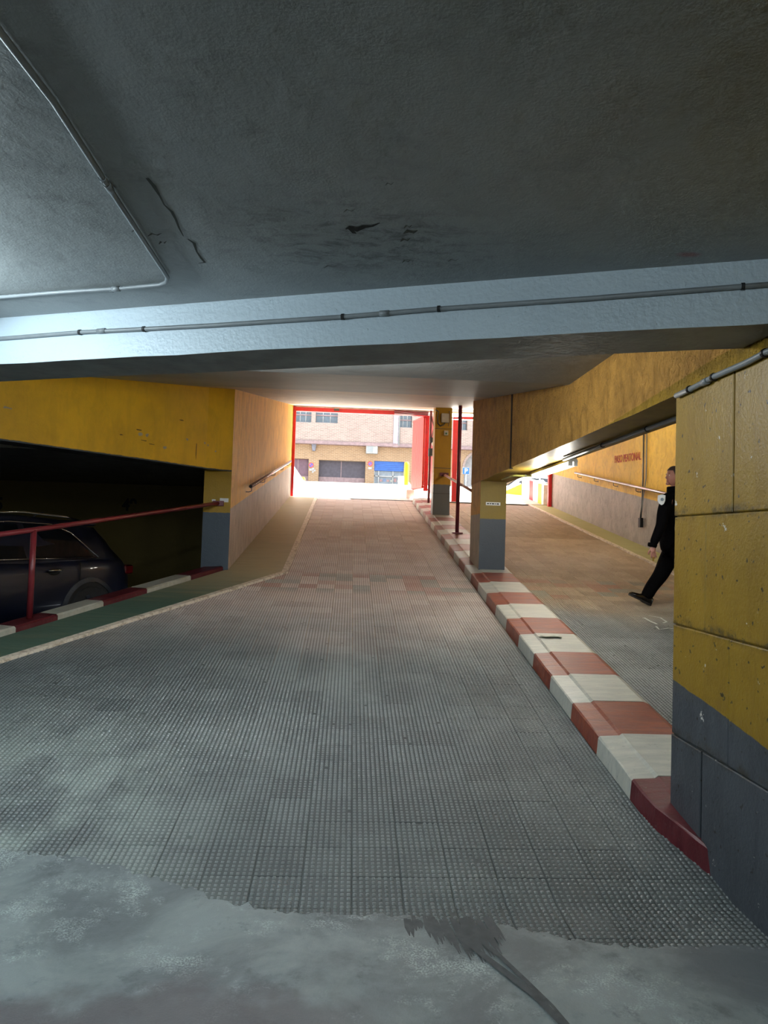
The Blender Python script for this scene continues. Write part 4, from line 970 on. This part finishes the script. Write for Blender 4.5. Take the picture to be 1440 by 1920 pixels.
# things on the facade
x0, z1 = bx(686.5, 833); x1, z0 = bx(707.5, 852)
t = thing('air_conditioner', (x0, YU-.3, z0), 'white air conditioning unit under the slab edge of the brick building', 'air conditioner')
m = MB(); m.bbox((x0, YB-.36, z0), (x1, YB-.02, z1), .02); m.build('casing', M['outdoor_white'], t)
m = MB(); m.box((x0+.06, YB-.375, z0+.07), (x0+(x1-x0)*.58, YB-.36, z1-.07)); m.build('fan_grille', M['pipe_grey'], t)
for k_ in range(4):
    g = MB(); zz = z0+.1+(z1-z0-.2)*k_/4; g.box((x0+.07, YB-.382, zz), (x0+(x1-x0)*.57, YB-.375, zz+.03)); g.build('grille_bar', M['pipe_grey'], t)
x0, z1 = bx(584.5, 833); x1, z0 = bx(593, 846)
t = thing('wall_lantern', (x0, YB-.2, z0), 'grey lantern box high on the ochre brick wall', 'lantern')
m = MB(); xm = (x0+x1)/2; hw = (x1-x0)/2
m.hexa([(xm-hw*.6, YB-.18, z0), (xm+hw*.6, YB-.18, z0), (xm+hw*.6, YB-.01, z0), (xm-hw*.6, YB-.01, z0), (xm-hw, YB-.24, z1), (xm+hw, YB-.24, z1), (xm+hw, YB-.01, z1), (xm-hw, YB-.01, z1)]); m.build('body', plain('dull_blue_grey_metal', '#5d5f6c', .5), t)
m = MB(); m.box((xm-hw*1.1, YB-.27, z1), (xm+hw*1.1, YB-.01, z1+.04)); m.build('cap', M['pipe_dark'], t)
M['sign_red'] = plain('sign_red', '#c0392f', .5); M['sign_blue'] = plain('sign_blue', '#2b55a8', .5)
for (sx_, sy_, lb) in ((583.5, 872, 'round no parking sign beside the narrow dark door'), (694, 869.5, 'round no parking sign between garage door and blue shutter')):
    c = atY(sx_, sy_, YB-.03); t = thing('no_parking_sign', c, lb, 'sign')
    m = MB(); m.disc((c.x, YB-.01, c.z), (0, -1, 0), .145, .02, 24); m.build('red_rim', M['sign_red'], t)
    m = MB(); m.disc((c.x, YB-.031, c.z), (0, -1, 0), .105, .004, 24); m.build('blue_disc', M['sign_blue'], t)
    m = MB(); d_ = .1; m.add([(c.x-.085, YB-.038, c.z+.06), (c.x-.06, YB-.038, c.z+.085), (c.x+.085, YB-.038, c.z-.06), (c.x+.06, YB-.038, c.z-.085)], [(3, 2, 1, 0)]); m.build('slash', M['sign_red'], t)
    m = MB(); m.box((c.x-.11, YB-.02, c.z-.33), (c.x+.11, YB-.012, c.z-.21)); m.build('notice_plate', M['outdoor_white'], t)
for k_, (a, b, c_, d_) in enumerate([(584.5, 877, 589, 881), (588, 880, 591.5, 884), (585, 883, 588, 886.5)]):
    x0, z1 = bx(a, b); x1, z0 = bx(c_, d_)
    m = MB(); m.box((x0, YB-.012, z0), (x1, YB-.001, z1)); o_ = m.build('notice', M['outdoor_white'])
    tag(o_, ['topmost white notice pasted under the no parking sign', 'middle white notice pasted on the ochre bricks', 'lowest white notice pasted on the ochre bricks'][k_], 'notice', 'white notices by the narrow door')
# parking sign on its pole
c = atY(873.5, 883, 38.0)
t = thing('parking_sign', (c.x, 38, ZC), 'blue and white parking sign on a pole across the street', 'sign')
m = MB(); m.bbox((c.x-.19, 37.97, c.z-.19), (c.x+.19, 38, c.z+.19), .02); m.build('sign_plate', M['outdoor_white'], t)
m = MB(); m.bbox((c.x-.17, 37.955, c.z-.17), (c.x+.17, 37.97, c.z+.17), .012); m.build('blue_panel', plain('parking_blue', '#0c5590', .4), t)
m = MB(); m.tube([(c.x, 38.02, ZC), (c.x, 38.02, c.z+.1)], .035, 8); m.build('pole', M['pipe_grey'], t)
text('letter', 'P', M['outdoor_white'], (c.x, 37.95, c.z-.125), frame((1, 0, 0), (0, 0, 1)), .36, 1.0, t, .012, align='CENTER')
# ------------------------------------------------------------------ cars
def make_car(label, paint, loc, heading, zoff=0.0, grp=None):
    t = thing('car', (0, 0, 0), label, 'car', grp)
    def loft(st, ring, name, mat, close=True, smooth=True, parent=t):
        m = MB(); K = None; P = []
        for s_ in st:
            r_ = ring(*s_); K = len(r_); P += r_
        fs = [(i*K+k, (i+1)*K+k, (i+1)*K+k+1, i*K+k+1) for i in range(len(st)-1) for k in range(K-1)]
        fs += [tuple(range(K)), tuple((len(st)-1)*K+K-1-k for k in range(K))]
        m.add(P, fs, 0, smooth); o = m.build(name, mat, parent)
        return o
    def ringb(x, w, zs, zb):   # lower body section, right to left over the top
        h = [(-w*.80, zb), (-w*.97, zb+.10), (-w, zb+.28), (-w*.985, zs-.16), (-w*.95, zs-.04), (-w*.86, zs), (-w*.4, zs+.02), (0, zs+.03)]
        return [(x, y, z) for y, z in h] + [(x, -y, z) for y, z in h[-2::-1]]
    st = [(-.02, .62, .72, .38), (.04, .76, .90, .32), (.22, .85, 1.0, .27), (.6, .89, 1.01, .25), (1.1, .90, 1.0, .24), (1.8, .90, .98, .24), (2.5, .90, .965, .24), (3.0, .90, .97, .24),
          (3.4, .89, .95, .24), (3.8, .87, .90, .25), (4.15, .80, .80, .28), (4.33, .64, .66, .34)]
    body = loft(st, ringb, 'body', paint)
    def ringc(x, wb, wt, zb, zt):
        h = [(-wb, zb), (-(wb*.6+wt*.4)-.01, zb+(zt-zb)*.4), (-wt-.03, zt-.10), (-wt+.03, zt-.03), (-wt*.5, zt), (0, zt+.008)]
        return [(x, y, z) for y, z in h] + [(x, -y, z) for y, z in h[-2::-1]]
    sc_ = [(.16, .74, .70, .95, 1.0), (.34, .79, .66, .96, 1.24), (.52, .82, .63, .96, 1.40), (.9, .84, .61, .96, 1.475), (1.5, .85, .61, .95, 1.51), (2.1, .85, .61, .95, 1.50), (2.6, .84, .60, .94, 1.44),
           (2.95, .83, .62, .94, 1.25), (3.3, .80, .70, .92, .98)]
    loft(sc_, ringc, 'cabin', paint)
    sy = lambda z: .845 - max(0, (z-.98))*.50 + .012
    for sgn in (1, -1):
        def side(pts, name, mat, off=0.0, parent=t):
            m = MB(); n_ = len(pts)
            P = [(x, sgn*(sy(z)+off), z) for x, z in pts]+[(x, sgn*(sy(z)+off-.015), z) for x, z in pts]
            f = [tuple(range(n_)), tuple(2*n_-1-i for i in range(n_))]+[(i, (i+1) % n_, n_+(i+1) % n_, n_+i) for i in range(n_)]
            if sgn < 0: f = [tuple(reversed(q_)) for q_ in f]
            m.add(P, f); return m.build(name, mat, parent)
        side([(.72, 1.02), (1.62, 1.01), (1.62, 1.40), (1.25, 1.385), (1.0, 1.30)], 'side_window', M['car_glass'])
        side([(1.70, 1.01), (2.9, 1.0), (2.72, 1.20), (2.45, 1.34), (2.1, 1.395), (1.70, 1.40)], 'side_window', M['car_glass'])
        m = MB(); m.tube([(.66, sgn*(sy(1.0)+.006), 1.005), (1.6, sgn*(sy(1.0)+.006), 1.0), (3.0, sgn*(sy(.98)+.006), .985)], .009, 6); m.build('chrome_trim', M['chrome'], t)
        m = MB(); m.tube([(.66, sgn*(sy(1.01)+.008), 1.01), (.98, sgn*(sy(1.31)+.008), 1.31), (1.24, sgn*(sy(1.4)+.008), 1.405), (1.8, sgn*(sy(1.42)+.006), 1.42), (2.3, sgn*(sy(1.38)+.006), 1.385)], .009, 6); m.build('chrome_trim', M['chrome'], t)
        m = MB(); m.tube([(.75, sgn*.60, 1.46), (1.0, sgn*.62, 1.505), (1.6, sgn*.625, 1.535), (2.3, sgn*.61, 1.50)], .014, 6); m.build('roof_rail', M['chrome'], t)
        m = MB(); m.ball((1.36, sgn*.915, .865), .11, .022, .020, 12, 8); m.build('door_handle', M['chrome'], t)
        m = MB(); m.ball((1.36, sgn*.893, .845), .085, .012, .035, 12, 8); m.build('handle_recess', M['black'], t)
        for xx in (1.66, .98):
            m = MB(); m.box((xx, sgn*.899-.006, .40), (xx+.008, sgn*.899+.006, .95)); m.build('door_seam', M['black'], t)
        for wx in (.82, 3.48):
            m = MB(); N_ = 22; P = []
            for i in range(N_+1):
                a = pi*1.06*i/N_-.03*pi
                for (rr_, yy) in ((.37, .86), (.37, .915), (.425, .905), (.435, .86)): P.append((wx+rr_*cos(a), sgn*yy, .34+rr_*sin(a)))
            m.add(P, [(i*4+k, i*4+4+k, i*4+4+(k+1) % 4, i*4+(k+1) % 4) for i in range(N_) for k in range(4)]); m.build('wheel_arch', M['chrome_dull'], t)
            m = MB(); m.disc((wx, sgn*.70, .34), (0, sgn, 0), .37, .205, 24); m.build('arch_shadow_liner', M['black'], t)
            m = MB(); m.disc((wx, sgn*.72, .335), (0, sgn, 0), .335, .2, 28, prof=[(0, .29), (.03, .33), (.17, .335), (.205, .31), (.212, .24)]); wh = m.build('wheel', M['tyre'], t)
            m = MB(); m.disc((wx, sgn*.93, .335), (0, sgn, 0), .06, .012, 12)
            for k in range(5):
                a = 2*pi*k/5; dx, dz = cos(a), sin(a); ex, ez = -dz*.028, dx*.028
                q = [(wx+dx*.04+ex, .335+dz*.04+ez), (wx+dx*.04-ex, .335+dz*.04-ez), (wx+dx*.225-ex, .335+dz*.225-ez), (wx+dx*.225+ex, .335+dz*.225+ez)]
                m.add([(a_, sgn*.932, b_) for a_, b_ in q]+[(a_, sgn*.945, b_) for a_, b_ in q], [(0, 1, 2, 3), (7, 6, 5, 4), (0, 4, 5, 1), (1, 5, 6, 2), (2, 6, 7, 3), (3, 7, 4, 0)])
            m.build('rim', M['chrome_dull'], wh)
        m = MB(); m.bbox((2.72, min(sgn*.86, sgn*1.03), .98), (2.86, max(sgn*.86, sgn*1.03), 1.1), .02); m.build('wing_mirror', paint, t)
        m = MB(); m.bbox((-.01, min(sgn*.50, sgn*.80), .78), (.14, max(sgn*.50, sgn*.80), .90), .015); m.build('tail_lamp', M['tail'], t)
        m = MB(); m.bbox((4.12, min(sgn*.45, sgn*.74), .62), (4.28, max(sgn*.45, sgn*.74), .72), .015); m.build('headlamp', M['glass'], t)
    m = MB(); m.add([(.19, -.60, 1.03), (.19, .60, 1.03), (.50, .52, 1.385), (.50, -.52, 1.385)], [(0, 3, 2, 1)]); m.v = [(a-.05, b, c) for a, b, c in m.v]; m.build('rear_window', M['car_glass'], t)
    m = MB(); m.add([(3.27, -.66, 1.01), (3.27, .66, 1.01), (2.70, .54, 1.40), (2.70, -.54, 1.40)], [(0, 1, 2, 3)]); m.v = [(a+.03, b, c+.02) for a, b, c in m.v]; m.build('windscreen', M['car_glass'], t)
    m = MB(); m.bbox((.42, -.55, 1.40), (.66, .55, 1.47), .02); m.build('roof_spoiler', paint, t)
    m = MB(); m.tube([(.95, 0, 1.49), (.9, 0, 1.53), (.8, 0, 1.56)], .012, 6); m.build('aerial', M['black'], t)
    m = MB(); m.bbox((-.05, -.70, .30), (.05, .70, .52), .02); m.build('bumper', paint, t)
    t.location = loc; t.rotation_euler = (0, 0, atan2(heading[1], heading[0]))
    return t
def car_paint(name, hexc):
    t = NT(name); t.b.inputs['Coat Weight'].default_value = 0.45; t.b.inputs['Coat Roughness'].default_value = 0.04
    return t.done(srgb(hexc), 0.4, metal=0.0)
M['car_glass'] = plain('tinted_car_glass', '#0b0e12', .05, spec=.8)
M['chrome'] = plain('car_chrome', '#c9ccd0', .12, 1.0)
M['chrome_dull'] = plain('satin_grey_car_trim', '#3b4048', .35, .6)
M['tyre'] = plain('tyre_rubber', '#101012', .7)
M['tail'] = plain('tail_lamp_red', '#4a0a0c', .2)
h = Vector((-.45, -.89, 0)).normalized(); lf = Vector((-h.y, h.x, 0))
hp = atY(103, 1069, 8.5); og = hp - h*1.36 - lf*.9
make_car('dark blue car parked in the dark bay behind the maroon rail', car_paint('dark_blue_car_paint', '#050b1e'), (og.x, og.y, 0.3), h)
make_car('silver car parked across the street, seen under the stucco beam', car_paint('silver_car_paint', '#b9bcc2'), (11.3, 36.5, ZC), (-1, 0))

# ------------------------------------------------------------------ the man
def skinmesh(name, V, E_, Rr, mat, parent, root=0, sub=2):
    off = parent.location
    me = bpy.data.meshes.new(name); me.from_pydata([tuple(Vector(v)-off) for v in V], E_, []); me.materials.append(mat)
    o = bpy.data.objects.new(name, me); C.objects.link(o); o.parent = parent
    md = o.modifiers.new('Skin', 'SKIN'); md.use_smooth_shade = True
    for i, r_ in enumerate(Rr):
        d = me.skin_vertices[0].data[i]; d.radius = r_ if isinstance(r_, tuple) else (r_, r_); d.use_root = (i == root)
    s_ = o.modifiers.new('Subsurf', 'SUBSURF'); s_.levels = sub; s_.render_levels = sub
    return o
PY = 8.75
g = lambda x, y, dy=0.0: atY(x, y, PY+dy)
M['skin'] = plain('skin', '#a8776a', .55, var=.05); M['cloth'] = plain('black_uniform_cloth', '#030305', .9, var=.2, bump=.003, bscale=40, spec=.08)
M['trouser'] = plain('black_trouser_cloth', '#030304', .9, var=.2, bump=.003, bscale=30, spec=.08); M['shoe'] = plain('black_shoe_leather', '#0b0b0b', .22)
M['hair'] = plain('short_brown_hair', '#3f322e', .8, bump=.003, bscale=200)
heel = g(1214, 1136); man = thing('person', (heel.x+.25, PY, R(PY)), 'man in black jacket and trousers striding down the second ramp', 'person')
pel, wst, chs, nk, nk2 = g(1262, 1020), g(1261, 995), g(1259, 955), g(1266, 926), g(1264, 908)
shl, shr = g(1254, 937, -.20), g(1268, 938, .20)
ell, wrl = g(1240, 985, -.27), g(1226, 1020, -.26)
elr, wrr = g(1290, 985, .25), g(1302, 1020, .24)
hpl, hpr = g(1272, 1026, -.09), g(1268, 1026, .09)
knl, anl = g(1294, 1078, -.10), g(1325, 1118, -.10)
knr, anr = g(1237, 1078, .09), g(1208, 1118, .08)
# hand
pal = g(1225, 1032, -.26); V = [pel, wst, chs, nk, nk2, shl, ell, wrl, pal, shr, elr, wrr, hpl, knl, anl, hpr, knr, anr]
E_ = [(0, 1), (1, 2), (2, 3), (3, 4), (2, 5), (5, 6), (6, 7), (7, 8), (2, 9), (9, 10), (10, 11), (0, 12), (12, 13), (13, 14), (0, 15), (15, 16), (16, 17)]
RR = [.10, .10, .11, .055, .055, .05, .040, .030, (.034, .022), .05, .04, .03, .08, .055, .035, .08, .055, .035]
def hand(base_i, P, sgn):
    # four fingers curled downwards and a thumb towards the body's front
    fx = [-.030, -.010, .010, .028]; ln = [.070, .080, .075, .058]
    for i in range(4):
        a = P + Vector((fx[i]*.9, 0, -.035)); b = a + Vector((fx[i]*.15+.004, -.004*sgn, -ln[i]*.5)); c = b + Vector((.012, .016*sgn, -ln[i]*.38)); 
        n0 = len(V); V.extend([a, b, c]); E_.extend([(base_i, n0), (n0, n0+1), (n0+1, n0+2)]); RR.extend([.0105, .0095, .008])
    n0 = len(V); a = P+Vector((-.036, .012*sgn, .000)); b = a+Vector((-.014, .012*sgn, -.028)); c = b+Vector((.004, .010*sgn, -.026))
    V.extend([a, b, c]); E_.extend([(base_i, n0), (n0, n0+1), (n0+1, n0+2)]); RR.extend([.012, .011, .009])
hand(8, pal, 1)
palr = g(1306, 1034, .24); V.append(palr); E_.append((11, len(V)-1)); RR.append((.034, .022)); hand(len(V)-1, palr, -1)
skinmesh('body', V, E_, RR, M['skin'], man)
# head, facing down the picture's left
hc = g(1264, 893)
def hf(v):
    x, y, z = v
    if z < -.02: x = x*(1-.10*min(1, (-z-.02)/.1)) - .012*min(1, (-z)/.1); y *= 1-.28*min(1, (-z-.02)/.1)
    if x < 0 and -.02 < z < .05: x *= .97
    if x > 0 and z > 0: x *= 1.06
    return Vector((x, y, z))
m = MB(); m.ball(hc, .096, .080, .126, 24, 18, 0, hf)
def nf(v): return v
nx = hc.x-.090
m.add([(nx+.006, hc.y-.012, hc.z+.022), (nx+.006, hc.y+.012, hc.z+.022), (nx-.024, hc.y-.011, hc.z-.022), (nx-.024, hc.y+.011, hc.z-.022), (nx+.010, hc.y-.019, hc.z-.032), (nx+.010, hc.y+.019, hc.z-.032), (nx-.012, hc.y, hc.z-.034)],
      [(0, 2, 3, 1), (0, 4, 2), (1, 3, 5), (2, 4, 6), (3, 6, 5), (2, 6, 3), (4, 5, 6)], 0, True)
m.ball((hc.x-.082, hc.y, hc.z-.096), .022, .028, .020, 12, 8)      # chin
m.ball((hc.x-.086, hc.y, hc.z-.060), .012, .024, .006, 12, 6); m.ball((hc.x-.085, hc.y, hc.z-.070), .012, .022, .007, 12, 6)   # lips
m.ball((hc.x-.080, hc.y-.030, hc.z+.026), .014, .024, .007, 10, 6); m.ball((hc.x-.080, hc.y+.030, hc.z+.026), .014, .024, .007, 10, 6)  # brows
hd = m.build('head', M['skin'], man)
for sg in (-1, 1):
    m = MB(); m.ball((hc.x-.076, hc.y+sg*.031, hc.z+.008), .010, .012, .008, 12, 8); m.build('eye', M['box_white'], hd)
    m = MB(); m.ball((hc.x-.085, hc.y+sg*.031, hc.z+.008), .003, .005, .005, 8, 6); m.build('iris', M['black'], hd)
    m = MB(); m.ball((hc.x+.010, hc.y+sg*.078, hc.z-.008), .020, .010, .032, 14, 10, 0, lambda v: Vector((v.x+.006*(v.z/.03), v.y, v.z))); m.ball((hc.x+.006, hc.y+sg*.087, hc.z-.006), .010, .004, .018, 10, 6); m.build('ear', M['skin'], hd)
m = MB()
def hr(v):
    v = hf(v)
    return v
seg, rg = 24, 12; P = []
for i in range(rg+1):
    for k in range(seg):
        ph = 2*pi*k/seg; lim = 1.02 if cos(ph) < -.3 else (1.85 if cos(ph) > .2 else 1.5)   # higher on the brow, lower at the nape
        th = lim*i/rg + .001
        v = Vector((sin(th)*cos(ph)*.102, sin(th)*sin(ph)*.086, cos(th)*.132)); P.append(hc+hf(v))
m.add(P, [(i*seg+k, (i+1)*seg+k, (i+1)*seg+(k+1) % seg, i*seg+(k+1) % seg) for i in range(rg) for k in range(seg)], 0, True); m.build('hair', M['hair'], man)
# jacket
JV = [g(1263, 1043), g(1262, 1018), g(1261, 990), g(1259, 955), g(1264, 930), shl+Vector((0, .02, .005)), g(1243, 962, -.25), ell, g(1232, 1003, -.27), g(1224, 1022, -.26), shr, g(1280, 962, .25), elr, wrr]
JE = [(0, 1), (1, 2), (2, 3), (3, 4), (3, 5), (5, 6), (6, 7), (7, 8), (8, 9), (3, 10), (10, 11), (11, 12), (12, 13)]
JR = [(.175, .155), (.195, .17), (.20, .175), (.20, .18), (.095, .10), .10, .076, .068, .060, .050, .10, .076, .068, .052]
skinmesh('jacket', JV, JE, JR, M['cloth'], man, 3)
m = MB(); cpt = nk+Vector((-.01, 0, -.01)); m.disc(cpt, (-.08, 0, 1), .085, .07, 20, prof=[(0, .105), (.03, .092), (.10, .086), (.104, .078), (.03, .07)]); m.build('collar', M['cloth'], man)
m = MB(); cf = g(1224, 1019, -.26); m.disc(cf, (-.25, 0, -1), .05, .03, 16, prof=[(0, .054), (.02, .056), (.045, .050)]); m.build('cuff', M['cloth'], man)
# sleeve badge
yb_ = PY-.335; bc = g(1242, 937, -.335)
sh_pts = [(-.045, .055), (0, .065), (.045, .055), (.042, -.01), (.022, -.05), (-.005, -.065), (-.032, -.045), (-.048, -.01)]
m = MB(); P = [(bc.x+a*.85, yb_+abs(a)*.3+(-a*.25), bc.z+b) for a, b in sh_pts]; P2 = [(x, y+.02, z) for x, y, z in P]; n_ = len(P)
m.add(P+P2, [tuple(range(n_-1, -1, -1))]+[(i, (i+1) % n_, n_+(i+1) % n_, n_+i) for i in range(n_)]); bdg = m.build('sleeve_badge', plain('pale_badge_cloth', '#cfd6dc', .6), man, 'white shield badge on the sleeve')
m = MB(); m.disc((bc.x-.004, yb_-.002, bc.z+.004), (0, -1, 0), .020, .003, 14); m.build('badge_emblem', plain('badge_blue_grey', '#7b8ea0', .6), bdg)
# trousers
TV = [g(1262, 1012), hpl+Vector((0, 0, -.01)), knl, anl+Vector((-.005, 0, .02)), hpr+Vector((-.02, 0, -.02)), g(1249, 1055, .09), knr+Vector((.02, 0, .0)), g(1223, 1098, .085), anr+Vector((.01, 0, -.035))]
TE = [(0, 1), (1, 2), (2, 3), (0, 4), (4, 5), (5, 6), (6, 7), (7, 8)]
TR = [(.17, .15), .12, .09, .075, .135, .118, .100, .088, .078]
skinmesh('trousers', TV, TE, TR, M['trouser'], man)
def shoe(heel_, toe_, yy, tilt_down=False):
    h_ = Vector(heel_); d = (Vector(toe_)-h_).normalized(); u = Vector((-d.z, 0, d.x)); u = u if u.z > 0 else -u; L = .30
    st = [(-.005, .030, .075), (.03, .037, .095), (.09, .037, .10), (.13, .036, .085), (.18, .044, .062), (.24, .046, .052), (.28, .036, .044), (.30, .018, .030)]
    m = MB(); P = []
    for (s_, w_, hh) in st:
        c = h_+d*s_; c.y = yy
        for (a, b) in ((-w_, .012), (-w_*1.02, hh*.6), (-w_*.7, hh*1.1), (0, hh*1.2), (w_*.7, hh*1.1), (w_*1.02, hh*.6), (w_, .012)): P.append(c+Vector((0, a, 0))+u*b)
    K = 7; m.add(P, [(i*K+k, (i+1)*K+k, (i+1)*K+(k+1) % K, i*K+(k+1) % K) for i in range(len(st)-1) for k in range(K)] + [tuple(range(K-1, -1, -1)), tuple((len(st)-1)*K+k for k in range(K))], 0, True)
    so_ = m.build('shoe', M['shoe'], man)
    m = MB(); P = []
    for (s_, w_, hh) in st:
        c = h_+d*s_; c.y = yy; t_ = .024 if s_ < .1 else .014
        P += [c+Vector((0, -w_*1.08, 0))+u*.014, c+Vector((0, w_*1.08, 0))+u*.014, c+Vector((0, w_*1.08, 0))-u*(t_-.014), c+Vector((0, -w_*1.08, 0))-u*(t_-.014)]
    m.add(P, [(i*4+k, (i+1)*4+k, (i+1)*4+(k+1) % 4, i*4+(k+1) % 4) for i in range(len(st)-1) for k in range(4)] + [(3, 2, 1, 0), (28, 29, 30, 31)]); m.build('sole', M['black'], so_)
yy = PY+.08; hz = R(yy)+.012
shoe((anr.x+.075, yy, hz), (anr.x+.075-.27, yy, hz+.115), yy)
yy = PY-.10; shoe((anl.x+.03, yy, R(yy)+.13), (anl.x+.03-.24, yy, R(yy)+.02), yy)
# small key in the hand
m = MB(); kx_ = pal+Vector((.0, -.01, -.10)); m.box((kx_.x-.012, kx_.y-.004, kx_.z-.03), (kx_.x+.006, kx_.y+.004, kx_.z+.02)); ky = m.build('key', M['chrome']); tag(ky, 'small shiny key held in the walking man\'s hand', 'key')
bpy.context.view_layer.update()
